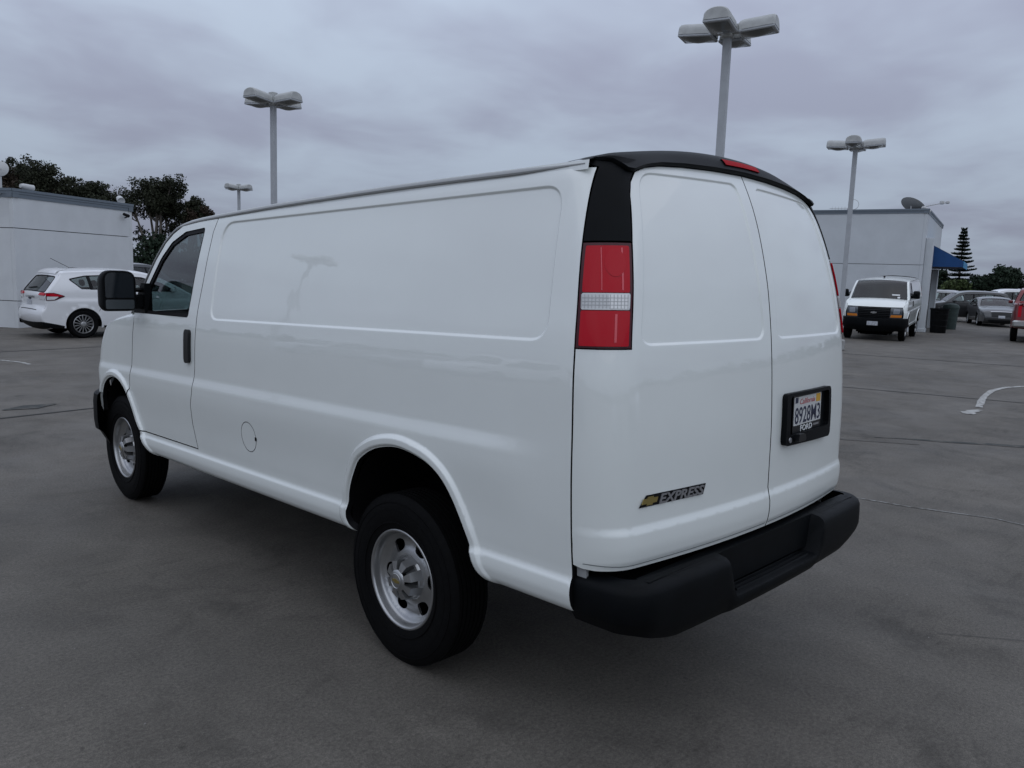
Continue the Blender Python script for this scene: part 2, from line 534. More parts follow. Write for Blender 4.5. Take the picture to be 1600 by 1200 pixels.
YF = pchip([.5, .9, 1.0, 1.2, 1.30, 1.36, 1.45, 1.6], [5.43, 5.44, 5.455, 5.45, 5.42, 5.38, 5.30, 5.10])
def rearS(s, z):
    x, y = plan(s); return np.stack(np.broadcast_arrays(x * Wz(z), Y0(z) + y, z), -1)
_ts = np.linspace(.9, SA + LA, 200); _tx, _ty = plan(_ts)
ygap = pchip([.55, 1.2, 1.5, 1.9, 2.08, 2.16], [.345, .346, .352, .385, .398, .402])
def s_at_gap(z, d=.007):
    return np.interp(ygap(z) - d - Y0(z), _ty, _ts)
AR = smooth_curve([(.80, .585), (.835, .625), (.862, .68), (.913, .80), (1.0, .942), (1.09, 1.012), (1.2, 1.047), (1.33, 1.060), (1.47, 1.035), (1.58, .985), (1.645, .930), (1.715, .813), (1.745, .69), (1.735, .63), (1.70, .585)], 5)
AF = smooth_curve([(4.19, .585), (4.235, .615), (4.295, .665), (4.36, .745), (4.41, .82), (4.475, .94), (4.55, 1.032), (4.66, 1.082), (4.80, 1.092), (4.93, 1.05), (5.03, .962), (5.08, .85), (5.10, .72), (5.10, .585)], 5)
SP_OUT = [(3.20, 1.552), (.478, 1.552), (.505, 2.118), (3.215, 2.136)]       # pressed side panel
SP_RAD = [.09, .09, .10, .13]
SPP = np.array(rpoly(SP_OUT, SP_RAD, 8))
def side_base(y, z):
    y, z = np.broadcast_arrays(np.asarray(y, float), np.asarray(z, float))
    f = np.where(y - Y0(z) < YA, np.interp(y - Y0(z), _ty, _tx), 1.0)
    return f * Wz(z)
def side_relief(y, z):
    y, z = np.broadcast_arrays(np.asarray(y, float), np.asarray(z, float))
    cr = .013 * sstep(1.206, 1.128, z) * (1 - sstep(1.10, .86, z)) * sstep(.42, .80, y)
    q = np.stack([y.ravel(), z.ravel()], -1)
    d = np.minimum(polydist(AR, q, False), polydist(AF, q, False)).reshape(y.shape)
    fl = .020 * (1 - sstep(.034, .060, d)) - .014 * (1 - sstep(0, .018, d)) ** 2
    fl = fl * (.45 + .55 * sstep(.62, .80, z))
    sd_ = signed(SPP, y, z)
    ins = .0085 * sstep(0.0, .014, sd_)
    return cr + fl - ins
def sideS(y, z):
    y, z = np.broadcast_arrays(np.asarray(y, float), np.asarray(z, float))
    return np.stack([-(side_base(y, z) + side_relief(y, z)), y, z], -1)
def fenderS(t, z):
    t, z = np.broadcast_arrays(np.asarray(t, float), np.asarray(z, float))
    ys = YF(z) - YAF
    s = SAF + LAF - np.maximum(t - ys, 0)
    px, py = planF(s)
    x = np.where(t > ys, px, 1.0) * Wz(z); y = np.where(t > ys, YF(z) - py, t)
    return np.stack([-(x + side_relief(y, z)), y, z], -1)
def frontS(s, z):
    s, z = np.broadcast_arrays(np.asarray(s, float), np.asarray(z, float))
    x, y = planF(s); return np.stack([x * Wz(z), YF(z) - y, z], -1)
# pressed panels of the rear doors
RP = [(-.838, 1.545), (-.052, 1.545), (-.075, 1.9), (-.098, 2.178), (-.802, 2.168), (-.846, 1.9)]
RPP = np.array(rpoly([(-.838, 1.545), (-.050, 1.545), (-.085, 2.180), (-.806, 2.166)], [.06, .06, .06, .11], 8))
def rear_doorS(s, z):
    s, z = np.broadcast_arrays(np.asarray(s, float), np.asarray(z, float))
    p = rearS(s, z)
    d = signed(RPP, -np.abs(s), z)
    ins = .0075 * sstep(0, .012, d)
    k = np.clip((np.abs(s) - SA) / LA, 0, 1) * math.pi / 2
    dp = ins
    return np.stack([p[..., 0] - np.sign(s) * np.sin(k) * dp, p[..., 1] + np.cos(k) * dp, z], -1)
def contour_pts(poly, rad, ds, sp=.018):
    o = []
    for d in ds:
        q = inset_poly(poly, d) if d else poly  # negative d grows it
        rr = [max(.015, r - d) for r in rad] if isinstance(rad, list) else max(.015, rad - d)
        o.append(resample(rpoly(q, rr, 8), sp))
    return np.concatenate(o)
def hrow(y0, y1, zs, sp=.03):
    return np.array([(y, z) for z in zs for y in np.arange(y0, y1, sp)])

EDGE = pchip([.38, 1.64, 2.5, 3.28, 3.504, 3.844, 4.023, 4.151, 4.258, 4.373, 4.47],
             [2.193, 2.206, 2.203, 2.190, 2.185, 2.160, 2.085, 1.969, 1.831, 1.677, 1.550])
ZT = 2.168                                     # top of the side panels
DOOR_REAR = [(3.30, 2.160), (3.335, 2.08), (3.346, 1.93), (3.355, 1.78), (3.370, 1.66), (3.384, 1.45), (3.394, 1.25), (3.418, 1.10), (3.452, 1.02), (3.458, .90), (3.432, .80), (3.418, .749)]
DOOR_TOP = [(3.30, 2.160), (3.5, 2.160), (3.80, 2.142), (3.93, 2.098), (4.03, 2.040), (4.14, 1.93), (4.245, 1.79), (4.35, 1.645), (4.40, 1.555)]

DISC = pchip([0, .075, .10, .120, .145, .165, .182, .192, .200, .206, .212, .218, .222, .226], [.046, .047, .047, .042, .031, .029, .036, .046, .051, .055, .072, .092, .099, .099])
def make_wheel(parent, y, sx, steer=0.0):
    """sx = -1 left, +1 right; each wheel is a part with its tyre, rim and hub cap"""
    Rt = .392
    prof = [(.225, -.090), (.232, -.098), (.26, -.108), (.30, -.1125), (.335, -.111), (.362, -.104), (.380, -.094), (.388, -.085)]
    tread = []
    for a in (-.078, -.052, -.026, 0, .026, .052, .078):
        tread += [(.3915, a - .0085), (.3915, a + .0085), (.383, a + .0098), (.383, a + .0162)] if a < .078 else [(.3915, a - .0085), (.3915, a + .0085)]
    prof += tread + [(-q[0] if False else q[0], -q[1]) for q in prof[::-1]]
    mb = MB(); mb.lathe(prof, 'X', 64)
    ty = mb.build('wheel', M_rubber, parent, angle=28)
    ty.location = (sx * .868, y, Rt)
    ty.scale.x = .93
    # sidewall ribs
    rb = MB()
    for rr in (.262, .318, .352):
        x = .1105 if rr < .34 else .1075
        rb.lathe([(rr - .004, x - .006), (rr - .002, x + .0022), (rr + .002, x + .0022), (rr + .004, x - .006)], 'X', 64)
    q = rb.build('sidewall_rib', M_rubber, ty); q.scale.x = sx
    # raised sidewall lettering as small blocks
    # rim : pressed steel disc with six hand holes
    def discS(u, v):
        r = np.hypot(u, v)
        x = DISC(r)
        return np.stack(np.broadcast_arrays(x, u, v), -1)
    holes = []
    for k in range(6):
        a = R(55 + 60 * k); h = []
        for j in range(20):
            t = 2 * math.pi * j / 20
            rr = .154 + .029 * math.copysign(abs(math.sin(t)) ** .8, math.sin(t)); aa = a + .245 * math.copysign(abs(math.cos(t)) ** .8, math.cos(t)) * (1 - .12 * math.sin(t))
            h.append((rr * math.cos(aa), rr * math.sin(aa)))
        holes.append(h)
    circ = [(.200 * math.cos(2 * math.pi * j / 72), .200 * math.sin(2 * math.pi * j / 72)) for j in range(72)]
    rings = np.concatenate([[(r * math.cos(2 * math.pi * j / 72), r * math.sin(2 * math.pi * j / 72)) for j in range(72)] for r in (.100, .110, .12, .188, .194)])
    V, F, n = patch_data(circ, discS, grid=.012, holes=holes, extra=[rings], rim=.012, outward=(1, 0, 0))
    rim = mesh('rim', V, F, M_silver, ty, normals=n); rim.scale.x = sx
    lp = MB(); lp.lathe([(.199, .0505), (.2045, .054), (.2085, .060), (.2115, .072), (.2135, .088), (.2165, .0965), (.2205, .100), (.2265, .1005), (.2300, .097), (.2310, .090)], 'X', 96)
    lq = lp.build('rim_flange', M_silver, ty, angle=60); lq.scale.x = sx
    bk = MB(); bk.lathe([(.0, -.06), (.222, -.06), (.222, .03)], 'X', 40); bq = bk.build('brake_drum', M_dark, ty); bq.scale.x = sx
    # centre cap
    cap = MB()
    cap.lathe([(.0, .126), (.034, .126), (.046, .121), (.050, .116)], 'X', 32)
    for k in range(8):
        a = 2 * math.pi * (k + .5) / 8
        M_ = Matrix.Rotation(a, 4, 'X')
        wd0, wd1 = .0105, .020
        V = [(.119, .044, -wd0), (.119, .044, wd0), (.108, .086, wd1), (.108, .086, -wd1), (.040, .104, wd1 * 1.2), (.040, .104, -wd1 * 1.2), (.098, .044, -wd0), (.098, .044, wd0), (.040, .085, wd1), (.040, .085, -wd1)]
        Fq = [(0, 1, 2, 3), (3, 2, 4, 5), (0, 3, 9, 6), (1, 7, 8, 2), (3, 5, 9), (2, 8, 4)]
        cap.add([tuple(M_ @ Vector(v)) for v in V], Fq)
    cap.lathe([(.083, .062), (.094, .060), (.101, .045), (.106, .040)], 'X', 40)
    cq = cap.build('hub_cap', M_silver, ty, angle=30); cq.scale.x = sx
    ik = MB(); ik.lathe([(.0, .092), (.046, .092), (.079, .055), (.088, .038)], 'X', 32); iq = ik.build('hub', M_gloss_black, ty); iq.scale.x = sx
    V, F = prism_data([(a * .052, b * .052) for a, b in BOWTIE], 0, .002)
    V = place(V, (.1262, 0, 0), (0, 1 if sx < 0 else 1, 0), (0, 0, 1), (1, 0, 0))
    em = mesh('emblem', V, F, M_gold, ty, smooth=False); em.scale.x = sx
    rg = MB(); rg.lathe([(.031, .1262), (.033, .1285), (.036, .1262)], 'X', 28); em2 = rg.build('emblem_ring', M_silver, ty); em2.scale.x = sx
    ty.rotation_euler = (R(20 if y > 3 else 0), 0, steer)
    return ty

def make_van(label, loc, rotz, group=None):
    t = thing('cargo_van', label, 'van', loc, rotz, group)
    parts = []
    def P(o): parts.append(o); return o
    ex_sp = contour_pts(SP_OUT, SP_RAD, (-.006, 0.0, .0035, .007, .0105, .014, .020), .0065)
    arc_rows = []
    for c in (AR, AF):
        q = np.array(c); tt = np.gradient(q, axis=0); nn = np.stack([-tt[:, 1], tt[:, 0]], -1); nn /= np.linalg.norm(nn, axis=1, keepdims=True)
        if (nn[len(nn) // 2] @ np.array([0, 1])) < 0: nn = -nn
        for d in (.006, .012, .018, .026, .034, .042, .051, .060): arc_rows.append(resample(q + nn * d, .02, False))
    arc_rows = np.concatenate(arc_rows)
    zrows = (1.206, 1.187, 1.167, 1.147, 1.128, 1.10, .735, .728, .722, .711, .70, .685, .67, .65, .63, .615, .60)
    for mirror in (False, True):
        zs = np.linspace(.585, ZT, 40)
        outer = [(float(ygap(z)), float(z)) for z in zs]                         # rear edge, upwards
        outer += [(y, ZT) for y in np.linspace(.5, 3.290, 8)]
        outer += [(a - .007, b) for a, b in DOOR_REAR[1:-1]] + [(3.411, .742), (4.358, .741)]
        k = min(range(len(AF)), key=lambda i: abs(AF[i][1] - .741) + (AF[i][0] > 4.6))
        outer += [AF[i] for i in range(k - 1, -1, -1)]
        outer += [(4.18, .585)]
        outer += AR[::-1]
        fuel = [(2.712 + .087 * math.cos(2 * math.pi * j / 36), .917 + .087 * math.sin(2 * math.pi * j / 36)) for j in range(36)]
        if mirror: hs = []
        else: hs = [fuel]
        P(patch('side_panel', outer, sideS, M_white, t, mirror, grid=.04, holes=hs, outward=(-1, 0, 0), extra=[ex_sp, arc_rows, hrow(.3, 4.4, zrows)]))
        if not mirror:
            fd = [(2.712 + .0825 * math.cos(2 * math.pi * j / 36), .917 + .0825 * math.sin(2 * math.pi * j / 36)) for j in range(36)]
            f_ = P(patch('fuel_door', fd, sideS, M_white, t, grid=.03, outward=(-1, 0, 0)))
            nb = MB(); nb.box((-1.0035, 2.620, .905), (-.99, 2.634, .925)); nb.build('finger_notch', M_seal, f_)
        # front door with its window opening
        arcs = [p for p in AF if .752 < p[1] < .985 and p[0] < 4.6][::1]
        door = DOOR_REAR[::-1][:-1] + DOOR_TOP + [(4.392, 1.50), (4.424, 1.25), (4.452, 1.06)]
        door += [(4.492, .965)] + [p for p in reversed(arcs) if p[0] < 4.485] + [(4.3635, .749)]
        win = rpoly([(4.345, 1.572), (3.500, 1.560), (3.452, 2.118), (3.74, 2.105), (3.93, 2.045), (4.06, 1.945), (4.19, 1.785)], [.02, .03, .025, .1, .1, .1, .1], 5)
        dr = P(patch('front_door', door, sideS, M_white, t, mirror, grid=.04, holes=[win], outward=(-1, 0, 0), extra=[arc_rows, hrow(3.3, 4.5, zrows)]))
        winp = [(4.345, 1.572), (3.500, 1.560), (3.452, 2.118), (3.74, 2.105), (3.93, 2.045), (4.06, 1.945), (4.19, 1.785)]
        fr_in = rpoly(inset_poly(winp, .024), .02, 5)
        patch('window_seal', rpoly(inset_poly(winp, .001), .02, 5), sideS, M_seal, dr, mirror, grid=.05, holes=[fr_in], outward=(-1, 0, 0), offset=-.006, rim=.02)
        patch('window_glass', rpoly(inset_poly(winp, .018), .02, 5), sideS, G_tint, dr, mirror, grid=.08, outward=(-1, 0, 0), offset=-.014, rim=0)
        hb = rpoly([(3.442, 1.280), (3.508, 1.280), (3.508, 1.488), (3.442, 1.488)], .030, 6)
        patch('door_handle', hb, sideS, M_gloss_black, dr, mirror, grid=.012, outward=(-1, 0, 0), offset=.020, rim=.02)
        # fender
        fz = [(4.400, 1.548), (4.400, 1.50), (4.432, 1.25), (4.460, 1.06), (4.500, .975)]
        fz += [p for p in AF if p[1] > .79 and p[0] > 4.505]
        fz += [(5.10, .93), (5.30, .93), (5.30, 1.31), (5.20, 1.38), (5.05, 1.44), (4.80, 1.50), (4.6, 1.53)]
        P(patch('front_fender', fz, fenderS, M_white, t, mirror, grid=.035, outward=(-1, 0, 0), extra=[arc_rows, hrow(4.4, 5.2, zrows[:6])]))
        # wheel housings
        for cv in (AR, AF):
            q = resample(cv, .04, False); rows = []
            for x in (-.965, -.80, -.50):
                rows.append([(x * (-1 if mirror else 1), a, b) for a, b in q])
            ln = grid_mesh('wheel_housing', rows, M_dark, t); P(ln)
            rows = [[(-.50 * (-1 if mirror else 1), a, b) for a, b in q], [(-.50 * (-1 if mirror else 1), a, .35) for a, b in q]]
            P(grid_mesh('wheel_housing', rows, M_dark, t))
        # rear corner : black pillar trim and tail lamp
        z0, z1 = 1.905, 2.168
        zz = np.linspace(z0, z1, 10)
        pil = [(-float(s_at_gap(z)), float(z)) for z in zz] + [(-1.035, 2.185), (-1.0, 2.203), (-.93, 2.212), (-.80, 2.205), (-.775, 2.186), (-.818, 2.166), (-.853, 2.122), (-.866, 2.08), (-.876, 1.99), (-.878, z0)]
        P(patch('pillar_trim', pil, rearS, M_black, t, mirror, grid=.03, outward=(-1, -1, 0), offset=.004))
        lz = np.linspace(1.541, 1.899, 8)
        lamp = [(-float(s_at_gap(z)), float(z)) for z in lz] + [(-.879, 1.899), (-.882, 1.541)]
        lo = P(patch('tail_lamp', lamp, rearS, M_reddark, t, mirror, grid=.03, outward=(-1, -1, 0), offset=.002))
        def lens(za, zb, s_in=.893, m_=M_red, off=.009, nm='lamp_lens', din=.014):
            zq = np.linspace(za, zb, 5)
            po = [(-float(s_at_gap(z) - din), float(z)) for z in zq] + [(-s_in, zb), (-s_in - .002, za)]
            return patch(nm, rpoly(po, .006, 2), rearS, m_, lo, mirror, grid=.02, outward=(-1, -1, 0), offset=off, rim=.012)
        lens(1.728, 1.887); lens(1.669, 1.7255, m_=M_clear, nm='reversing_lens', off=.010); lens(1.547, 1.6665)
        patch('reversing_lens', rpoly([(-.898, 1.673), (-.965, 1.673), (-.968, 1.721), (-.898, 1.721)], .004, 2), rearS, M_clear2, lo, mirror, grid=.02, outward=(-1, -1, 0), offset=.0112, rim=.001)
        for k in range(14):
            u_ = .902 + .012 * k
            patch('lens_rib', [(-u_, 1.674), (-u_ - .0022, 1.674), (-u_ - .0022, 1.720), (-u_, 1.720)], rearS, M_rib, lo, mirror, grid=.05, outward=(-1, -1, 0), offset=.0122, rim=0)
        for k in range(3):
            z_ = 1.684 + .012 * k
            patch('lens_rib', [(-.901, z_), (-1.058, z_), (-1.058, z_ + .0018), (-.901, z_ + .0018)], rearS, M_rib, lo, mirror, grid=.05, outward=(-1, -1, 0), offset=.0124, rim=0)
        for (ua, ub_, za, zb) in ((.918, .924, 1.735, 1.880), (.938, .946, 1.560, 1.655), (.990, .993, 1.735, 1.880)):
            patch('lens_facet', [(-ua, za), (-ub_, za), (-ub_, zb), (-ua, zb)], rearS, mat('pale_red_facet', (.60, .02, .04), .2, coat=.8), lo, mirror, grid=.04, outward=(-1, -1, 0), offset=.0100, rim=0)
        bulb = [(-.945 + .036 * math.cos(2 * math.pi * j / 24), 1.828 + .047 * math.sin(2 * math.pi * j / 24)) for j in range(24)]
        patch('bulb_reflector', bulb, rearS, mat('dim_red_reflector', (.46, .0004, .011), .28, coat=.45, spec=.05), lo, mirror, grid=.02, outward=(-1, -1, 0), offset=.0105, rim=.003)
    # rear doors
    ex_r = contour_pts([(-.838, 1.545), (-.050, 1.545), (-.085, 2.180), (-.806, 2.166)], [.06, .06, .06, .11], (-.006, 0, .003, .006, .009, .012, .018), .006)
    hemrow = hrow(-1.07, 0, (.778, .781, .784, .786, .788, .791, .794, .797, .80), .02)
    crrow = hrow(-1.07, 0, (.80, .82, .85, .868, .885, .895, .905, .915, .925, .94), .03)
    for mirror in (False, True):
        zq = np.linspace(.778, 1.536, 16)
        d = [(-.0035, 2.216), (-.0035, .764), (-.45, .764), (-.90, .766), (-1.0, .766), (-1.05, .770)] + [(-float(s_at_gap(z)), float(z)) for z in zq]
        d += [(-.876, 1.536), (-.870, 1.9), (-.860, 2.07), (-.845, 2.118), (-.81, 2.158), (-.75, 2.180), (-.66, 2.194), (-.50, 2.204), (-.25, 2.212)]
        dr = P(patch('rear_door', d, rear_doorS, M_white, t, mirror, grid=.04, outward=(0, -1, 0), extra=[ex_r, hemrow, crrow]))
        hp = [(q, .779 + .008 * float(sstep(.88, 1.04, abs(q)))) for q in np.linspace(-.012, -1.05, 40)]
        patch('hem_seam', hp + [(a, b + .0032) for a, b in hp[::-1]], rear_doorS, mat('seam_sealer_grey', (.16, .18, .18), .6), dr, mirror, grid=.2, outward=(0, -1, 0), offset=.0008, rim=0)
        if not mirror:
            o = rearS(np.array(-.834), np.array(.990)); ox = rearS(np.array(-.45), np.array(.9875)); ax = (ox - o) / np.linalg.norm(ox - o)
            ay = np.array([0, .0, 1.0]); an = np.cross(ax, ay)
            base = [(0, -.006), (.036, .034), (.365, .034), (.350, -.006)]
            V, F = prism_data(base, 0, .003); mesh('badge_backing', place(V, o + an * .003, ax, ay, an), F, M_seal, dr, smooth=False)
            V, F = prism_data([(a * .082 + .052 + b * .010, b * .082 + .014) for a, b in BOWTIE], .003, .006)
            mesh('badge_emblem', place(V, o + an * .003, ax, ay, an), F, M_gold, dr, smooth=False)
            V, F = text_data('EXPRESS', .047, shear=.28, sx=1.22, depth=.0015, bold=.0012)
            V[:, 0] += .100 - V[:, 0].min(); V[:, 0] = .102 + (V[:, 0] - .102) * (.252 / (V[:, 0].max() - .102)); V[:, 1] -= .003; V[:, 2] += .005
            mesh('badge_lettering', place(V, o + an * .003, ax, ay, an), F, M_letter, dr, smooth=False)
        else:
            pr = [(.088, 1.094), (.600, 1.078), (.600, 1.312), (.096, 1.314)]
            S_ = lambda s, z: rearS(s, z)
            hole = rpoly([(.128, 1.134), (.572, 1.134), (.572, 1.296), (.130, 1.300)], .02, 5)
            sr = patch('plate_surround', rpoly(pr, .028, 6), S_, M_black, dr, grid=.03, holes=[hole], outward=(0, -1, 0), offset=.024, rim=.024)
            patch('recess', rpoly([(.10, 1.10), (.592, 1.10), (.592, 1.306), (.10, 1.306)], .02, 4), S_, M_gloss_black, sr, grid=.08, outward=(0, -1, 0), offset=.003, rim=0)
            o = rearS(np.array(.186), np.array(1.141)); ox = rearS(np.array(.491), np.array(1.141)); ax = (ox - o) / np.linalg.norm(ox - o); ay = np.array([0, 0, 1.0]); an = np.cross(ax, ay)
            o = o + an * .008
            V, F = prism_data(rpoly([(-.006, -.006), (.311, -.006), (.311, .158), (-.006, .158)], .008, 3), 0, .002)
            mesh('plate_frame', place(V, o - an * .001, ax, ay, an), F, M_gloss_black, sr, smooth=False)
            V, F = prism_data(rpoly([(0, .026), (.305, .026), (.305, .150), (0, .150)], .006, 3), 0, .003)
            pl = mesh('licence_plate', place(V, o, ax, ay, an), F, M_plate, sr, smooth=False)
            V, F = text_data('8928M3', .098, sx=1.0, depth=.0006, bold=.0006)
            V[:, 0] = (V[:, 0] - V[:, 0].min()) / np.ptp(V[:, 0]) * .285 + .010; V[:, 1] = (V[:, 1] - V[:, 1].min()) / np.ptp(V[:, 1]) * .072 + .032; V[:, 2] += .0035
            mesh('plate_number', place(V, o, ax, ay, an), F, M_navy, sr, smooth=False)
            V, F = text_data('California', .034, shear=.3, depth=.0004)
            V[:, 0] = (V[:, 0] - V[:, 0].min()) / np.ptp(V[:, 0]) * .17 + .060; V[:, 1] += .116; V[:, 2] += .0035
            mesh('plate_script', place(V, o, ax, ay, an), F, M_scarlet, sr, smooth=False)
            V, F = prism_data([(.245, .112), (.295, .112), (.295, .148), (.245, .148)], .003, .0038)
            mesh('plate_sticker', place(V, o, ax, ay, an), F, M_sticker, sr, smooth=False)
            V, F = prism_data([(.010, .124), (.040, .124), (.040, .148), (.010, .148)], .003, .0038)
            mesh('plate_sticker', place(V, o, ax, ay, an), F, M_navy, sr, smooth=False)
            V, F = text_data('FORD', .032, sx=1.25, depth=.0006, bold=.0004)
            V[:, 0] = (V[:, 0] - V[:, 0].min()) / np.ptp(V[:, 0]) * .135 + .075; V[:, 1] = V[:, 1] * 1.1 - .003; V[:, 2] += .0032
            mesh('frame_lettering', place(V, o, ax, ay, an), F, M_paper, sr, smooth=False)
            V, F = prism_data([(.225, .006), (.290, .006), (.290, .015), (.225, .015)], .002, .0033)
            mesh('frame_lettering', place(V, o, ax, ay, an), F, M_letter, sr, smooth=False)
            # release handle and lock barrel in the lower left of the surround
            hq = rearS(np.array(.20), np.array(1.118)); hm = MB()
            hm.lathe([(0, .004), (.011, .004), (.012, 0)], 'Z', 16); V = place(hm.V, rearS(np.array(.126), np.array(1.116)) + an * .025, ax, ay, an)
            mesh('lock_barrel', V, hm.F, M_letter, sr, angle=40)
            V, F = prism_data(rpoly([(0, 0), (.09, 0), (.075, .030), (.01, .034)], .01, 3), 0, .022)
            mesh('release_handle', place(V, rearS(np.array(.165), np.array(1.104)) + an * .024, ax, ay, an), F, M_gloss_black, sr, angle=30)
    # black header trim over the rear doors
    ss = np.linspace(-1.0, 1.0, 61); rows = []
    for s in ss:
        a = abs(s); px, py = plan(s)
        zd = float(np.interp(a, [0, .25, .5, .66, .75, .81, .85, .87, .93, 1.0], [2.219, 2.215, 2.207, 2.197, 2.183, 2.165, 2.150, 2.160, 2.19, 2.195]))
        b = rearS(np.array(s), np.array(zd)); k = 1 - sstep(.78, .98, a)
        ze = 2.205 + .088 * (1 - (a / 1.0) ** 2.2)          # roof height along the trailing edge
        yb = float(Y0(2.2)) + float(py)
        nx = -b[0] * .0
        x = b[0]
        rows.append([(x, b[1] + .012, zd), (x, b[1] - .012, zd + .002), (x, b[1] - .016 - .004 * k, zd + .012), (x * .998, yb + .010 + .004 * k, zd + (ze - zd) * .60), (x * .992, yb + .034, ze - .010 * k - .003),
                     (x * .985, yb + .065, ze + .002), (x * .96, yb + .16, ze + .004)])
    hd = P(grid_mesh('header_trim', rows, M_black, t, angle=50, flip=True))
    bl_rows = []
    for i, s_ in enumerate(ss):
        if abs(s_) <= .17:
            p2, p3 = np.array(rows[i][2]), np.array(rows[i][3]); p4 = np.array(rows[i][4])
            q = [p2 + (p3 - p2) * .55, p3, p3 + (p4 - p3) * .55]
            o_ = np.array([0, -.006, .001]); bl_rows.append([tuple(q[0]), tuple(q[0] + o_), tuple(q[1] + o_), tuple(q[2] + o_), tuple(q[2])])
    grid_mesh('brake_light', bl_rows, mat('dark_red_brake_lens', (.34, .001, .006), .5, spec=.04), hd, angle=40, flip=True)
    # roof
    ys = list(np.linspace(.412, 3.84, 24)); rows = []
    for y in ys:
        ze = float(EDGE(y)); xe = .852; h = .085 + (.0 if y > .6 else 0)
        fade = float(sstep(3.2, 3.9, y))
        row = []
        for u in np.linspace(-1, 1, 25):
            yy = y + fade * .12 * (1 - u * u)
            row.append((u * xe, yy, ze + h * (1 - abs(u) ** 2.4) * (1 - .25 * fade)))
        xw_ = float(Wz(min(ze, ZT))); row = [(-xw_ + .001, y, min(ze, ZT) - .008)] + row + [(xw_ - .001, y, min(ze, ZT) - .008)]
        rows.append(row)
    P(grid_mesh('roof', rows, M_white, t, flip=False))
    # drip rails
    for sx in (-1, 1):
        pr = []
        for y in np.concatenate([np.linspace(.43, .80, 8), np.linspace(.85, 3.80, 28), np.linspace(3.85, 4.44, 16)]):
            ze = float(EDGE(y)); pr.append((y, ze))
        rows = []
        for y, ze in pr:
            xw = float(Wz(min(ze, ZT))); g_ = float(sstep(.40, .80, y))
            zc_ = ze - .012
            def zz_(o_): return zc_ + (o_ + .012) * (.18 + .82 * g_)
            rows.append([(sx * (xw - .004), y, zz_(-.026)), (sx * (xw - .003 + .009 * g_), y, zz_(-.025)), (sx * (xw - .003 + .012 * g_), y, zz_(-.018)), (sx * (xw - .003 + .009 * g_), y, zz_(-.011)), (sx * (xw - .003), y, zz_(-.004)), (sx * (xw - .020), y, zz_(.0015))])
        P(grid_mesh('drip_rail', rows, M_grey_rail, t, angle=40, flip=(sx > 0)))
    # windscreen with its frame
    yy = np.linspace(3.84, 4.47, 14); rows = []; 
    def ws(y, u):
        ze = float(EDGE(y)); xe = float(Wz(min(ze, ZT))) - .012; k = (y - 3.84) / .63
        return (u * xe, y + (.12 + .16 * k) * (1 - u * u), ze + (.064 - .045 * k) * (1 - u * u))
    P(grid_mesh('windscreen', [[ws(y, u) for u in np.linspace(-.93, .93, 17)] for y in np.linspace(3.885, 4.45, 10)], G_tint, t))
    for sx in (-1, 1):
        P(grid_mesh('windscreen_pillar', [[ws(y, sx * u) for u in (.925, .95, .98, 1.0)] for y in yy], M_white, t, flip=(sx > 0)))
    P(grid_mesh('windscreen_header', [[ws(y, u) for u in np.linspace(-.95, .95, 17)] for y in (3.84, 3.86, 3.89)], M_white, t))
    P(grid_mesh('cowl', [[(u * .93, 4.45 + d + (.28) * (1 - u * u), z + .02 * (1 - u * u)) for u in np.linspace(-1, 1, 17)] for d, z in ((-.03, 1.575), (.06, 1.545), (.14, 1.535))], M_gloss_black, t))
    # bonnet
    rows = []
    for v in np.linspace(0, 1, 14):
        row = []
        for u in np.linspace(-1, 1, 25):
            c = np.array([.885 * u, 4.47 + .30 * (1 - u * u), 1.558 + .035 * (1 - u ** 2)])
            n_ = frontS(np.array(u * (SAF + LAF * .35)), np.array(1.325))
            p = c + (n_ - c) * v
            zb = c[2] + (n_[2] - c[2]) * (v ** 2.6 * .72 + v * .28)
            row.append((p[0], p[1], zb))
        rows.append(row)
    P(grid_mesh('bonnet', rows, M_white, t))
    for sx in (-1, 1):                        # shoulder between fender and bonnet
        rows = []
        for i, v in enumerate(np.linspace(0, 1, 12)):
            f_ = [(4.400, 1.548), (4.6, 1.53), (4.80, 1.50), (5.05, 1.44), (5.20, 1.38), (5.30, 1.31)]
            tt_ = 4.40 + .90 * v
            zt = float(np.interp(tt_, [a for a, b in f_], [b for a, b in f_]))
            a = fenderS(np.array(tt_), np.array(zt - .006)); a = np.array([abs(a[0]), a[1], a[2]])
            c = np.array([.885, 4.47, 1.558]); n_ = frontS(np.array(SAF + LAF * .35), np.array(1.325))
            b = c + (n_ - c) * v; b[2] = c[2] + (n_[2] - c[2]) * (v ** 2.6 * .72 + v * .28)
            row = []
            for k in np.linspace(0, 1, 6):
                m_ = a + (b - a) * k; m_[2] += .022 * math.sin(math.pi * k); m_[0] += .010 * math.sin(math.pi * k)
                row.append((sx * m_[0], m_[1], m_[2]))
            rows.append(row)
        P(grid_mesh('fender_shoulder', rows, M_white, t, flip=(sx < 0)))
    # grille, headlamps, front bumper
    gr = P(patch('grille', [(-.50, .935), (.50, .935), (.52, 1.318), (-.52, 1.318)], frontS, M_black, t, grid=.06, outward=(0, 1, 0), offset=-.02, rim=0))
    for z in (.985, 1.045, 1.105, 1.165, 1.225, 1.285):
        patch('grille_bar', [(-.50, z - .012), (.50, z - .012), (.50, z + .012), (-.50, z + .012)], frontS, M_gloss_black, gr, grid=.08, outward=(0, 1, 0), offset=.004, rim=.03)
    o = frontS(np.array(0.), np.array(1.135))
    V, F = prism_data([(a * .20, b * .20) for a, b in BOWTIE], 0, .02)
    mesh('grille_emblem', place(V, o + np.array([0, .006, 0]), (-1, 0, 0), (0, 0, 1), (0, 1, 0)), F, M_chrome, gr, smooth=False)
    sE = SAF + LAF - .28
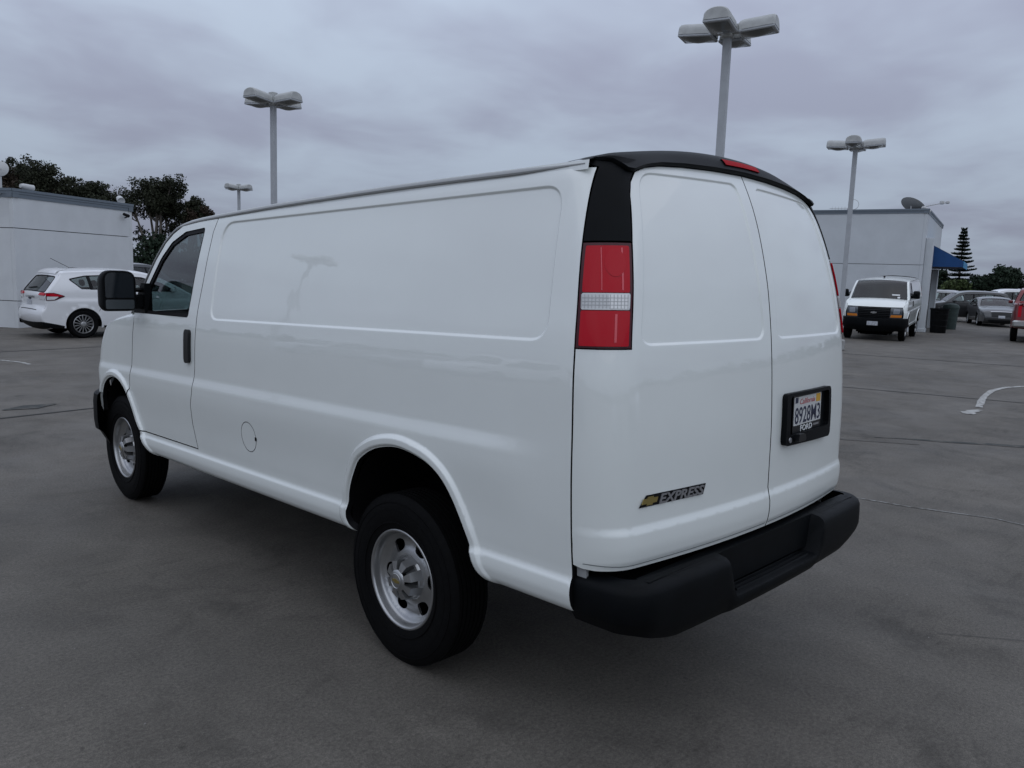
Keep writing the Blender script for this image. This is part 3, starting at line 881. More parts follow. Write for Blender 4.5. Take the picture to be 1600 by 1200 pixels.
    for mirror in (False, True):
        hl = P(patch('headlamp', rpoly([(-.505, .94), (-sE + .02, .94), (-sE, 1.30), (-.525, 1.315)], .012, 3), frontS, M_headlamp, t, mirror, grid=.05, outward=(0, 1, 0), offset=.004, rim=.03))
        patch('indicator_lens', rpoly([(-.52, .985), (-sE + .03, .985), (-sE + .025, 1.065), (-.545, 1.065)], .01, 3), frontS, M_amber, hl, mirror, grid=.06, outward=(0, 1, 0), offset=.008, rim=.004)
        patch('lamp_reflector', rpoly([(-.60, 1.11), (-sE + .10, 1.11), (-sE + .09, 1.26), (-.62, 1.27)], .03, 4), frontS, mat('dim_lamp_reflector', (.22, .24, .27), .12, coat=1.0), hl, mirror, grid=.06, outward=(0, 1, 0), offset=.006, rim=.002)
    rows = []
    for s in np.linspace(-(SAF + LAF + .02), SAF + LAF + .02, 49):
        x, y = planF(s); by = 5.46 - y; k = float(sstep(.25, 1.1, abs(s)))
        q = np.array([x * .985, by]); a = np.clip((abs(s) - SAF) / LAF, 0, 1) * math.pi / 2; nx, ny = math.copysign(math.sin(a), s), math.cos(a)
        sec = [(-.03, .958), (.06, .955), (.085, .938), (.095, .88), (.095, .74), (.085, .67), (.05, .60), (-.02, .50), (-.06, .49)]
        rows.append([(q[0] + nx * o_ * (1 - .25 * math.sin(a)), q[1] + ny * o_, z + (.05 if z < .65 else 0) * k) for o_, z in sec])
    P(grid_mesh('front_bumper', rows, M_black, t, angle=35, flip=True))
    # rear step bumper
    def bump_at(s, o_):
        x, y = planB(s); a = np.clip((abs(s) - SAB) / LAB, 0, 1) * (math.pi / 2 - THB) + (THB if abs(s) >= SAB else math.atan(2 * .030 * abs(s) / .87 ** 2))
        nx, ny = math.copysign(math.sin(a), s), -math.cos(a)
        return x * .978 + nx * (o_ - .096), .036 + y + ny * (o_ - .096)
    rows = []
    SE = SAB + LAB + .155
    for s in np.concatenate([np.linspace(-SE, -.46, 30), np.linspace(-.44, -.34, 6), np.linspace(-.30, .30, 9), np.linspace(.34, .44, 6), np.linspace(.46, SE, 30)]):
        pad = [(.02, .744), (.045, .741), (.072, .736), (.088, .724), (.095, .706), (.096, .67), (.095, .60), (.086, .548), (.060, .510), (.0, .50)]
        stp = [(-.03, .742), (-.028, .640), (-.022, .596), (-.005, .584), (.076, .578), (.090, .572), (.094, .560), (.090, .540), (.066, .508), (.0, .50)]
        k = float(sstep(.355, .425, abs(s))); dz = .050 * float(sstep(.70, 1.0, abs(s)))
        row = []
        for i, ((p0, z0), (p1, z1)) in enumerate(zip(stp, pad)):
            bx, by = bump_at(s, p0 + (p1 - p0) * k); row.append((bx, by, z0 + (z1 - z0) * k + (dz if i > 6 else dz * .3 if i > 5 else 0)))
        rows.append(row)
    bp = P(grid_mesh('rear_bumper', rows, M_black, t, angle=38))
    for sx in (-1, 1):
        for (s0, s1, o0, o1) in ((.47, .475, .030, .072), (.60, .605, .030, .072), (.73, .735, .030, .072), (.86, .865, .030, .07), (.47, .86, .050, .053)):
            rr = []
            for s in np.linspace(s0, s1, 2 if s1 - s0 < .1 else 14):
                rr.append([(*bump_at(s * sx, o_), float(np.interp(o_, [.02, .045, .072], [.744, .741, .736])) + .0012) for o_ in (o0, (o0 + o1) / 2, o1)])
            grid_mesh('pad_groove', rr, M_seal, bp)
    for o_ in (.01, .032, .054):
        rr = []
        for s in np.linspace(-.32, .32, 12):
            rr.append([(*bump_at(s, o_ + d), z) for d, z in ((0, .579), (.003, .586), (.009, .586), (.012, .579))])
        grid_mesh('tread_rib', rr, M_black, bp)
    cv = MB(); cv.box((-.86, .105, .60), (.86, .16, .742)); P(cv.build('step_backing', M_black, t))
    rb_ = MB(); rb_.box((-.8, .20, .50), (.8, .30, .70)); P(rb_.build('bumper_beam', M_dark, t))
    for sx in (-1, 1):                            # galvanised bracket behind the rear corner
        bb = MB(); bb.box((sx * .955 - .006, .300, .60), (sx * .955 + .006, .342, .775)); P(bb.build('corner_bracket', M_grey_rail, t))
    # underbody; tank and deep boxes added to keep light off the ground below
    ub = MB(); ub.box((-.66, .36, .50), (.66, .80, .70)); ub.box((.05, 1.9, .34), (.72, 4.05, .70)); ub.box((-.40, .42, .36), (.40, .98, .62)); ub.box((-.93, 1.85, .62), (.93, 4.05, .66)); ub.box((-.50, .8, .60), (.50, 1.85, .70)); P(ub.build('floor_and_light_block', M_dark, t))
    ub = MB(); ub.box((-.55, .35, .42), (-.42, 4.9, .60)); ub.box((.42, .35, .42), (.55, 4.9, .60)); P(ub.build('chassis_rail', M_dark, t))
    ub = MB(); ub.box((-.40, 3.6, .34), (.40, 4.9, .62)); ub.box((-.45, 2.4, .36), (-.1, 3.4, .6)); P(ub.build('engine_sump', M_dark, t))
    ub = MB(); ub.box((-.50, 1.95, .40), (-.02, 3.9, .615), bev=.06); P(ub.build('fuel_tank', M_dark, t))
    # cab interior
    it = MB(); it.prism([(-.93, .70), (.93, .70), (.93, 1.5), (.80, 2.12), (-.80, 2.12), (-.93, 1.5)], 3.34, 3.37, 'Y'); bk = P(it.build('bulkhead', M_trim, t))
    for sx in (-1, 1):
        se = MB(); se.box((sx * .47 - .25, 3.62, .95), (sx * .47 + .25, 4.10, 1.12), bev=.04)
        M_ = Matrix.Translation((sx * .47, 3.60, 1.12)) @ Matrix.Rotation(R(14), 4, 'X')
        se.box((-.24, -.07, -.05), (.24, .07, .56), M_, bev=.04)
        se.box((-.13, -.05, .60), (.13, .05, .80), M_, bev=.04)
        P(se.build('cab_seat', M_seat, t))
    ds = MB(); ds.box((-.88, 4.30, 1.10), (.88, 4.62, 1.50), bev=.05); P(ds.build('dashboard', M_trim, t))
    sw = MB(); sw.tube([(-.47 + .19 * math.cos(a), 4.17 - .19 * math.sin(a) * .45, 1.46 + .19 * math.sin(a) * .89) for a in np.linspace(0, 2 * math.pi, 25)], .014, 8, caps=False)
    sw.tube([(-.47, 4.17, 1.46), (-.47, 4.36, 1.36)], .03, 8); P(sw.build('steering_wheel', M_seal, t))
    # door mirrors
    for sx in (-1, 1):
        mm = MB()
        def oct_(w0, h0, y, cx_=sx * 1.146, cz_=1.722, r=.07):
            po = rpoly([(-w0, -h0), (w0, -h0), (w0, h0), (-w0, h0)], [r * .7, r * .7, r, r], 5)
            return [(cx_ + a, y, cz_ + b) for a, b in po]
        rg = [oct_(.104, .130, 4.185), oct_(.108, .134, 4.192), oct_(.110, .136, 4.24), oct_(.100, .125, 4.30, r=.07), oct_(.07, .09, 4.335, r=.05), oct_(.02, .03, 4.345, r=.01)]
        V = [q for r_ in rg for q in r_]; n_ = len(rg[0]); F = [tuple(range(n_))]
        for i in range(len(rg) - 1):
            for j in range(n_): F.append((i * n_ + j, i * n_ + (j + 1) % n_, (i + 1) * n_ + (j + 1) % n_, (i + 1) * n_ + j))
        mm.add(V, F)
        mo = P(mm.build('door_mirror', M_black, t, angle=35))
        for (za, zb, nm, mt) in ((1.676, 1.842, 'mirror_glass', mat('dark_reflection_glass', (.012, .016, .020), .08)), (1.602, 1.664, 'convex_mirror_glass', mat('grey_reflection_glass', (.055, .065, .07), .2))):  # reflections put into the glass colours, dark above and grey below
            po = rpoly([(sx * 1.146 - .090, za), (sx * 1.146 + .090, za), (sx * 1.146 + .090, zb), (sx * 1.146 - .090, zb)], [.01, .01, .05, .05] if 'convex' not in nm else .012, 5)
            g = MB(); g.prism(po, 4.1805, 4.1835, 'Y'); g.build(nm, mt, mo)
        ar = MB(); ar.box((min(sx * .95, sx * 1.06), 4.215, 1.600), (max(sx * .95, sx * 1.06), 4.275, 1.700), bev=.015)
        ar.box((min(sx * .95, sx * 1.06), 4.225, 1.715), (max(sx * .95, sx * 1.06), 4.265, 1.745), bev=.012)
        ar.build('mirror_arm', M_black, mo)
        bs = MB(); bs.prism([(4.19, 1.572), (4.395, 1.572), (4.36, 1.64), (4.25, 1.775), (4.185, 1.775)], sx * .935, sx * .985, 'X'); bs.build('mirror_base', M_black, mo)
    for o in parts: o.rotation_euler = (RAKE, 0, 0)
    # wheels stand on the ground, so they do not take the nose-down rake
    for y in (1.39, 4.80):
        for sx in (-1, 1): make_wheel(t, y, sx)
    ax = MB(); ax.tube([(-.75, 1.39, .39), (.75, 1.39, .39)], .055, 10); ax.lathe([(0, -.16), (.12, -.10), (.16, 0), (.12, .10), (0, .16)], 'Y', 16, Matrix.Translation((0, 1.411, .39)))
    ax.tube([(-.75, 4.84, .36), (.75, 4.84, .36)], .05, 10)
    ax.build('axle', M_dark, t)
    return t

# ------------------------------------------------------------------ ground
def concrete(name, tint=1.0):
    m = bpy.data.materials.new(name); m.use_nodes = True
    t = m.node_tree; b = t.nodes['Principled BSDF']; nn = t.nodes.new; ll = t.links.new
    co = nn('ShaderNodeTexCoord')
    def noise(scale, det, ro, dist=0.0, stretch=None, rot=0.0):
        src = co.outputs['Object']
        if stretch:
            mp = nn('ShaderNodeMapping'); mp.inputs['Scale'].default_value = stretch; mp.inputs['Rotation'].default_value = (0, 0, rot)
            ll(src, mp.inputs[0]); src = mp.outputs[0]
        n = nn('ShaderNodeTexNoise'); n.inputs['Scale'].default_value = scale; n.inputs['Detail'].default_value = det
        n.inputs['Roughness'].default_value = ro; n.inputs['Distortion'].default_value = dist
        ll(src, n.inputs['Vector']); return n.outputs[0]
    def ramp(v, p0, p1, c0, c1):
        r = nn('ShaderNodeValToRGB'); r.color_ramp.elements[0].position = p0; r.color_ramp.elements[1].position = p1
        r.color_ramp.elements[0].color = (c0, c0, c0, 1); r.color_ramp.elements[1].color = (c1, c1, c1, 1); ll(v, r.inputs[0]); return r.outputs[0]
    def mul(a, b_):
        k = nn('ShaderNodeMix'); k.data_type = 'RGBA'; k.blend_type = 'MULTIPLY'; k.inputs[0].default_value = 1
        ll(a, k.inputs[6]); ll(b_, k.inputs[7]); return k.outputs[2]
    big = ramp(noise(.33, 5, .6, .6), .32, .68, .78, 1.16)
    mid = ramp(noise(1.9, 7, .68, .5), .3, .70, .80, 1.14)
    fine = ramp(noise(60, 5, .75), .32, .68, .62, 1.34)
    speck = ramp(noise(230, 3, .7), .34, .66, .62, 1.36)
    trow = ramp(noise(3.2, 5, .6, .5, (1.0, .10, 1), R(-16)), .38, .70, .93, 1.04)     # faint trowel and traffic streaks
    stain = ramp(noise(1.3, 8, .72, .8), .54, .66, 1.0, .74)
    spots = ramp(noise(7.5, 3, .5, 1.2), .70, .76, 1.0, .70)
    # curved broom / tyre scuffs in patches
    sc = ramp(noise(6.0, 6, .65, 1.1, (.35, 2.2, 1), R(28)), .50, .66, 1.0, .80)
    mask = ramp(noise(1.1, 5, .6, .3), .47, .62, 0.0, 1.0)
    km = nn('ShaderNodeMix'); km.data_type = 'RGBA'; ll(mask, km.inputs[0]); km.inputs[6].default_value = (1, 1, 1, 1); ll(sc, km.inputs[7])
    base = nn('ShaderNodeRGB'); base.outputs[0].default_value = (.127 * tint, .116 * tint, .0995 * tint, 1)
    c = base.outputs[0]
    for q in (big, mid, fine, speck, trow, stain, spots, km.outputs[2]): c = mul(c, q)
    ll(c, b.inputs['Base Color'])
    ll(ramp(noise(1.1, 5, .6), .3, .7, .62, .85), b.inputs['Roughness'])
    b.inputs['Specular IOR Level'].default_value = .35
    bp = nn('ShaderNodeBump'); bp.inputs['Strength'].default_value = .55; bp.inputs['Distance'].default_value = .005
    hs = nn('ShaderNodeMath'); hs.operation = 'ADD'
    ll(noise(120, 5, .75), hs.inputs[0]); ll(noise(26, 4, .6), hs.inputs[1])
    ll(hs.outputs[0], bp.inputs['Height']); ll(bp.outputs[0], b.inputs['Normal'])
    return m
M_conc = concrete('weathered_concrete')
gd = mesh('ground', [(-900, -900, 0), (900, -900, 0), (900, 900, 0), (-900, 900, 0)], [(0, 1, 2, 3)], M_conc, smooth=False)
tag(gd, kind='structure')
def ribbon(pts, widths, z, jitter=0.0, sp=.12):
    P = resample(pts, sp, False); n = len(P); V = []; F = []
    wds = np.interp(np.linspace(0, 1, n), np.linspace(0, 1, len(widths)), widths)
    for i in range(n):
        d = P[min(i + 1, n - 1)] - P[max(i - 1, 0)]; d = d / np.linalg.norm(d); q = np.array([-d[1], d[0]])
        for s in (-1, 1):
            p = P[i] + q * s * wds[i] / 2 * (1 + jitter * rng.normal()); V.append((p[0], p[1], z))
    for i in range(n - 1): F.append((2 * i, 2 * i + 2, 2 * i + 3, 2 * i + 1))
    return V, F
def worn(name, colour, amount, scale=9):
    """paint or sealant, worn through to the concrete in places"""
    m = bpy.data.materials.new(name); m.use_nodes = True; t = m.node_tree; b = t.nodes['Principled BSDF']
    b.inputs['Roughness'].default_value = .8; b.inputs['Specular IOR Level'].default_value = .3
    co = t.nodes.new('ShaderNodeTexCoord'); n = t.nodes.new('ShaderNodeTexNoise'); n.inputs['Scale'].default_value = scale; n.inputs['Detail'].default_value = 8; n.inputs['Roughness'].default_value = .7
    t.links.new(co.outputs['Object'], n.inputs['Vector'])
    r = t.nodes.new('ShaderNodeValToRGB'); r.color_ramp.elements[0].position = amount - .08; r.color_ramp.elements[1].position = amount + .08
    r.color_ramp.elements[0].color = (.108, .100, .088, 1); r.color_ramp.elements[1].color = (*colour, 1)
    t.links.new(n.outputs[0], r.inputs[0]); t.links.new(r.outputs[0], b.inputs['Base Color'])
    return m
M_joint = worn('joint_sealant', (.038, .038, .037), .36)
M_line = worn('worn_white_line_paint', (.42, .42, .40), .44, 14)
M_scratch = worn('pale_scratch', (.28, .28, .27), .50, 22)
M_patch = worn('tar_patch', (.042, .045, .043), .44, 5)
def mark(name, pts, wd, m, z=.004, jit=0.0, sp=.12):
    V, F = ribbon(pts, wd, z, jit, sp); o = mesh(name, V, F, m, smooth=False); tag(o, kind='structure'); return o
mark('slab_joint', [(8.9, 11.9), (10.1, 7.67), (11.06, 4.29), (11.8, 1.69), (13.6, -4.6)], [.055] * 5, M_joint)
mark('slab_joint', [(-12.0, 7.0), (-4.0, 8.3), (-.91, 8.80), (.3, 8.98), (6.0, 9.8), (9.4, 10.3)], [.05] * 6, M_joint, z=.005)
mark('slab_joint', [(3.9, -8.0), (2.2, -1.4), (1.3, -.2)], [.004, .004, .004], M_joint, z=.0045)
mark('slab_joint', [(-11, 14.2), (-3, 15.6), (6, 17.1)], [.05] * 3, M_joint, z=.004)
mark('slab_joint', [(16.9, 12.5), (18.9, 4.5), (20.9, -4)], [.06] * 3, M_joint, z=.006)
mark('tar_seam', [(6.6, 2.1), (6.77, 1.92), (7.15, 1.33), (7.6, .70), (8.1, -.2)], [.02, .09, .12, .16, .12], M_patch, jit=.22)
mark('pale_scrape', [(3.62, 1.25), (3.67, 1.05), (3.73, .75), (3.85, .41), (3.93, .17), (3.91, -.05), (3.86, -.3)], [.014, .022, .018, .025, .018, .022, .02], M_scratch, jit=.3, sp=.05)
mark('painted_arc', [(10.55, 2.02), (11.29, 2.18), (12.05, 2.33), (13.07, 2.47), (13.86, 2.45), (14.47, 2.27), (15.3, 1.8), (16.0, 1.1)], [.10] * 8, M_line, z=.007, jit=.12)
mark('painted_arc', [(9.65, 1.93), (10.02, 1.97), (10.25, 1.93)], [.12, .20, .07], M_line, z=.0075, jit=.3)
mark('painted_line', [(-1.2, 14.95), (.44, 14.75), (.62, 14.3), (.66, 13.9)], [.08] * 4, M_line, z=.006, jit=.2)
mark('oil_stain', [(-.75, 9.35), (-.45, 9.42), (-.15, 9.50)], [.05, .30, .06], M_patch, z=.0065, jit=.1)
mark('damp_streak', [(-3.2, 5.1), (-2.4, 5.6), (-1.5, 6.3)], [.03, .10, .03], worn('faint_stain', (.085, .079, .071), .42, 6), z=.0035, jit=.4)
mark('damp_streak', [(-2.9, 3.4), (-2.5, 3.7), (-2.1, 3.9)], [.02, .07, .02], MATS.get('x') or bpy.data.materials['faint_stain'], z=.0035, jit=.4)
mark('damp_streak', [(5.2, 3.4), (6.0, 2.6), (6.6, 1.6)], [.03, .14, .03], bpy.data.materials['faint_stain'], z=.0035, jit=.4)
# small stones and litter on the deck
sm = MB()
for k in range(130):
    x = rng.uniform(-4.5, 9); y = rng.uniform(-1.5, 9); r_ = rng.uniform(.002, .006)
    if -1.1 < x < 1.1 and y > -.2: continue
    sm.add([(x - r_, y, 0), (x, y - r_ * .8, 0), (x + r_, y, 0), (x, y + r_, 0), (x + r_ * .2, y, r_ * .9)], [(0, 1, 4), (1, 2, 4), (2, 3, 4), (3, 0, 4)])
st = sm.build('grit', mat('pale_grit', (.22, .21, .2), .9)); tag(st, kind='stuff')

# ------------------------------------------------------------------ buildings
M_wall = mat('painted_concrete_wall', (.62, .64, .65), .85, noise=(1.1, .07), bump=(60, .15))
M_wall2 = mat('off_white_painted_wall', (.55, .58, .60), .85, noise=(.9, .06), bump=(60, .15))
M_flash = mat('blue_grey_metal_flashing', (.16, .19, .22), .45, metal=.3)
M_roofing = mat('grey_roofing', (.12, .12, .12), .9)
M_fix = mat('pale_grey_fixture', (.50, .51, .51), .5)
M_postm = mat('weathered_grey_post_paint', (.40, .42, .44), .5, noise=(5, .08))
M_head = mat('weathered_lamp_housing', (.42, .43, .42), .55, noise=(7, .16))
M_lens = mat('grey_lamp_lens', (.10, .11, .11), .25, coat=.5)
def wall_panels(parent, a, b, zs, th=.12, gap=.02, m=None, splits=1):
    """wall from a to b split into courses of panels with open joints, real depth"""
    a = np.array(a); b = np.array(b); d = b - a; Lw = np.linalg.norm(d); d = d / Lw; n_ = np.array([d[1], -d[0]])
    ang = math.atan2(d[1], d[0]); Lw -= th + .004
    for z0, z1 in zip(zs[:-1], zs[1:]):
        for k in range(splits):
            x0 = Lw * k / splits + (gap / 2 if k else 0); x1 = Lw * (k + 1) / splits - (gap / 2 if k < splits - 1 else 0)
            mb = MB(); mb.box((x0, 0, z0 + (gap / 2 if z0 > zs[0] else 0)), (x1, th, z1 - (gap / 2 if z1 < zs[-1] else 0)))
            o = mb.build('wall_panel', m, parent, smooth=False); o.location = (a[0], a[1], 0); o.rotation_euler = (0, 0, ang)
def building(name, label, corner, d, lenA, e, lenB, H, seams, m, cap):
    """corner: near corner on the ground; d, e: unit directions of its two visible walls"""
    t = thing(name, label, 'building', (0, 0, 0))
    c = np.array(corner); d = np.array(d); e = np.array(e)
    p0, p1, p2, p3 = c, c + d * lenA, c + d * lenA + e * lenB, c + e * lenB
    ctr = (p0 + p2) / 2
    for A, B in ((p0, p1), (p1, p2), (p2, p3), (p3, p0)):
        dd = B - A; nn_ = np.array([-dd[1], dd[0]]); 
        if nn_ @ (ctr - A) < 0: A, B = B, A
        wall_panels(t, A, B, [0] + seams + [H - .03], m=m)
    mb = MB(); q = [p + (ctr - p) / np.linalg.norm(ctr - p) * .14 for p in (p0, p1, p2, p3)]
    mb.prism([tuple(x) for x in q], 0.02, H - .10); mb.build('roof', M_roofing, t, smooth=False)
    for A, B in ((p0, p1), (p1, p2), (p2, p3), (p3, p0)):
        dd = (B - A) / np.linalg.norm(B - A); nn_ = np.array([-dd[1], dd[0]])
        if nn_ @ (ctr - A) > 0: nn_ = -nn_
        o_ = A - dd * .04; l_ = np.linalg.norm(B - A) + .08
        ang = math.atan2(dd[1], dd[0]); s = 1 if np.cross(np.append(dd, 0), np.append(nn_, 0))[2] > 0 else -1
        mb = MB()
        for (h0, h1, pr) in ((H - cap, H - cap * .55, .020), (H - cap * .54, H - .05, .034), (H - .05, H + .015, .055)):
            lo, hi = sorted((s * pr, s * -.16)); mb.box((0, lo, h0), (l_, hi, h1))
        f_ = mb.build('roof_flashing', M_flash, t, smooth=False); f_.location = (o_[0], o_[1], 0); f_.rotation_euler = (0, 0, ang)
    return t, (p0, p1, p2, p3)
BLc, BLd, BLe = (2.5, 22.3), (.86, .511), (-.511, .86)
bl, _ = building('flat_roofed_building', 'low pale grey flat-roofed building behind the white hatchback', BLc, BLd, 4.3, BLe, 9.0, 3.55, [.70, 2.57], M_wall, .21)
BRc, BRd, BRe = (32.34, 10.05), (.973, .232), (-.232, .973)
br, _ = building('flat_roofed_building', 'pale flat-roofed building with a blue entrance awning behind the parked van', BRc, BRd, 9.2, BRe, 9.0, 5.05, [2.78], M_wall2, .17)
def xy(c, d, e, a, b): return (c[0] + d[0] * a + e[0] * b, c[1] + d[1] * a + e[1] * b)
# things fixed to the left building
def spot(name, label, loc, rotz, s=1.0, tilt=20, pole=.12):
    t = thing(name, label, 'floodlight', loc, rotz)
    mb = MB(); mb.lathe([(0, -.26 * s), (.07 * s, -.25 * s), (.105 * s, -.15 * s), (.115 * s, 0), (.12 * s, .18 * s), (.128 * s, .22 * s), (.115 * s, .225 * s), (.08 * s, .20 * s), (0, .19 * s)], 'X', 20, Matrix.Translation((0, 0, pole + .10 * s)) @ Matrix.Rotation(R(tilt), 4, 'Y'))
    mb.build('lamp_housing', M_fix, t)
    mb = MB(); mb.tube([(0, 0, 0), (0, 0, pole + .06)], .025, 8); mb.build('bracket', M_fix, t)
    return t
spot('floodlight', 'long white floodlight on the roof corner of the left building', (2.98, 22.85, 3.54), R(20), .72, 6, .05)
spot('floodlight', 'round white floodlight at the right end of the left building roof', (*xy(BLc, BLd, BLe, 4.0, .15), 3.54), R(-100), .85, 18, .05)
spot('floodlight', 'small white floodlight at the back of the left building roof', (*xy(BLc, BLd, BLe, 3.9, 5.4), 3.54), R(-60), .6, 10, .10)
t = thing('roof_dish', 'round pale dish on a pole above the left building corner', 'dish', (2.50, 23.35, 3.54))
mb = MB(); mb.lathe([(0, .05), (.07, .044), (.14, .025), (.20, 0), (.204, -.008), (.14, .012), (.07, .032), (0, .038)], 'Z', 28, Matrix.Translation((0, 0, .58)) @ Matrix.Rotation(R(-78), 4, 'Y') @ Matrix.Rotation(R(0), 4, 'X'))
o = mb.build('dish', M_fix, t); o.rotation_euler = (0, 0, R(62))
mb = MB(); mb.tube([(0, 0, 0), (0, 0, .56)], .028, 8); mb.build('mast', M_fix, t)
mb = MB(); mb.tube([(0, 0, .58), (-.16, -.30, .60)], .012, 6); mb.build('feed_arm', M_fix, t)
t = thing('camera_bracket', 'white pipe bracket with camera on the left building wall below the dish', 'bracket', (*xy(BLc, BLd, BLe, -.0, .25), 3.2))
mb = MB(); mb.tube([(-.05, .1, .22), (-.28, -.12, .22), (-.30, -.16, .10)], .022, 8); mb.build('arm', M_fix, t)
mb = MB(); mb.lathe([(0, -.10), (.05, -.09), (.055, .08), (.0, .09)], 'X', 12, Matrix.Translation((-.32, -.2, .05))); mb.build('camera_body', M_fix, t)
t = thing('security_camera', 'small black security camera on the left building wall', 'camera', (*xy(BLc, BLd, BLe, 3.92, -.02), 3.18), math.atan2(BLd[1], BLd[0]))
mb = MB(); mb.lathe([(0, -.13), (.045, -.12), (.05, .08), (.03, .10), (0, .10)], 'X', 12, Matrix.Translation((-.02, -.13, .02)) @ Matrix.Rotation(R(12), 4, 'Y')); mb.build('camera_body', M_seal, t)
mb = MB(); mb.tube([(.05, 0, -.05), (.05, -.12, -.02), (0, -.13, .0)], .02, 6); mb.build('mount', M_seal, t)
# right building: entrance, awning, pilasters, roof equipment
def face_xy(k, out=0.0): return (BRc[0] + BRd[0] * k - BRe[0] * out, BRc[1] + BRd[1] * k - BRe[1] * out)
rz = math.atan2(BRd[1], BRd[0])
t = thing('entrance_door', 'dark glazed entrance door under the blue awning', 'door', (*face_xy(1.1, .012), 0), rz)
mb = MB(); mb.box((0, -.03, 0), (3.3, 0, 2.72)); mb.build('glass_panel', mat('dark_door_glass', (.012, .016, .016), .08, coat=1), t, smooth=False)
for k in range(4):
    mb = MB(); mb.box((k * 1.075, -.055, 0.02), (k * 1.075 + .075, -.031, 2.70)); mb.build('door_frame', mat('dark_bronze_frame', (.035, .032, .03), .4, metal=.4), t, smooth=False)
for zz in (1.05, 2.1):
    mb = MB(); mb.box((.08, -.05, zz), (3.22, -.034, zz + .05)); mb.build('door_rail', MATS['dark_bronze_frame'], t, smooth=False)
mb = MB(); mb.box((1.00, -.12, .95), (1.03, -.09, 1.35)); mb.box((1.00, -.12, .95), (1.03, -.056, .98)); mb.box((1.00, -.12, 1.32), (1.03, -.056, 1.35)); mb.build('pull_handle', M_chrome, t)
for k, lab in ((.30, 'white square pilaster at the near corner of the right building'), (4.75, 'white square pilaster beyond the dark entrance door')):
    t = thing('pilaster', lab, 'pillar', (*face_xy(k, 0), 0), rz, 'pilasters beside the entrance')
    mb = MB(); mb.box((0, -.30, 0), (.34, -.005, 3.9 if k < 1 else 2.72), bev=.015); mb.build('shaft', M_wall2, t, smooth=False)
    mb = MB(); mb.box((-.03, -.33, 0), (.37, -.002, .16), bev=.01); mb.build('base', M_wall2, t, smooth=False)
t = thing('awning', 'blue fabric awning projecting from the right building entrance', 'awning', (*face_xy(.75, .004), 0), rz)
M_blue = mat('blue_awning_fabric', (.004, .055, .185), .75, noise=(2, .12), bump=(90, .1))
M_blue_lit = mat('sky_lit_awning_front', (.03, .22, .42), .7)  # same fabric made lighter where it faces the sky, skylight in the colour
W_ = 4.1; prf = [(0, 3.76), (-1.42, 2.98), (-1.42, 2.74), (0, 2.74)]
mb = MB(); mb.add([(0, *p) for p in prf], [(0, 1, 2, 3)]); mb.add([(.02, *p) for p in prf], [(3, 2, 1, 0)]); mb.build('end_panel', M_blue, t, smooth=False)
mb = MB(); mb.add([(W_ - .02, *p) for p in prf], [(0, 1, 2, 3)]); mb.add([(W_, *p) for p in prf], [(3, 2, 1, 0)]); mb.build('end_panel', M_blue, t, smooth=False)
mb = MB(); mb.add([(.005, 0, 3.765), (W_ - .005, 0, 3.765), (W_ - .005, -1.43, 2.985), (.005, -1.43, 2.985)], [(0, 1, 2, 3)]); mb.add([(.025, 0, 3.745), (W_ - .025, 0, 3.745), (W_ - .025, -1.41, 2.965), (.025, -1.41, 2.965)], [(3, 2, 1, 0)]); mb.build('sloping_top', M_blue_lit, t, smooth=False)
mb = MB(); mb.box((.003, -1.436, 2.72), (W_ - .003, -1.424, 2.985)); mb.build('valance', M_blue_lit, t, smooth=False)
for k in (.03, W_ / 2, W_ - .05):
    mb = MB(); mb.tube([(k, -.03, 2.78), (k, -1.40, 2.78)], .018, 6); mb.build('frame_bar', M_fix, t)
def dish(label, loc, rotz, r=.45):
    t = thing('satellite_dish', label, 'dish', loc, rotz)
    mb = MB(); mb.lathe([(0, -.09), (r * .5, -.068), (r * .8, -.03), (r, .01), (r * 1.01, 0), (r * .8, -.042), (r * .5, -.08), (0, -.102)], 'Z', 30, Matrix.Translation((0, 0, .40)) @ Matrix.Rotation(R(40), 4, 'X') @ Matrix.Scale(1.15, 4, (1, 0, 0)))
    mb.build('reflector', mat('dark_grey_dish', (.34, .35, .35), .6), t)
    mb = MB(); mb.tube([(0, .1, 0), (0, .1, .38)], .03, 8); mb.build('mast', M_fix, t)
    mb = MB(); mb.tube([(-.2, -.1, .30), (-.56, -.60, .44), (-.80, -.86, .50)], .022, 6); mb.build('feed_arm', M_fix, t)
    mb = MB(); mb.box((-.78, -.84, .44), (-.64, -.70, .58), bev=.02); mb.box((-.92, -.98, .46), (-.78, -.86, .57), bev=.02); mb.build('feed_horn', M_fix, t)
    return t
dish('dark grey satellite dish on the right building roof corner', (*xy(BRc, BRd, BRe, .5, .62), 4.84), R(60), .50)
t = thing('roof_antenna', 'thin loop and rod antenna on the right building roof edge', 'antenna', (*xy(BRc, BRd, BRe, .25, 3.1), 5.03), R(105))
mb = MB(); mb.tube([(-.18 + .21 * math.cos(a), 0, .27 + .21 * math.sin(a)) for a in np.linspace(0, 2 * math.pi, 25)], .012, 6, caps=False); mb.build('loop', M_fix, t)
mb = MB(); mb.tube([(-.1, 0, .12), (.78, 0, .12)], .012, 6)
mb.build('boom', M_fix, t)
for k in range(5):
    mb = MB(); mb.tube([(.15 + k * .13, 0, .05), (.15 + k * .13, 0, .19)], .007, 5); mb.build('element', M_fix, t)
mb = MB(); mb.box((-.14, -.05, 0), (.06, .05, .12), bev=.02); mb.build('base', M_fix, t)
spot('floodlight', 'white floodlight on the right building roof corner beside the dish', (*xy(BRc, BRd, BRe, .12, .10), 4.93), R(-30), .8, 25, .03)

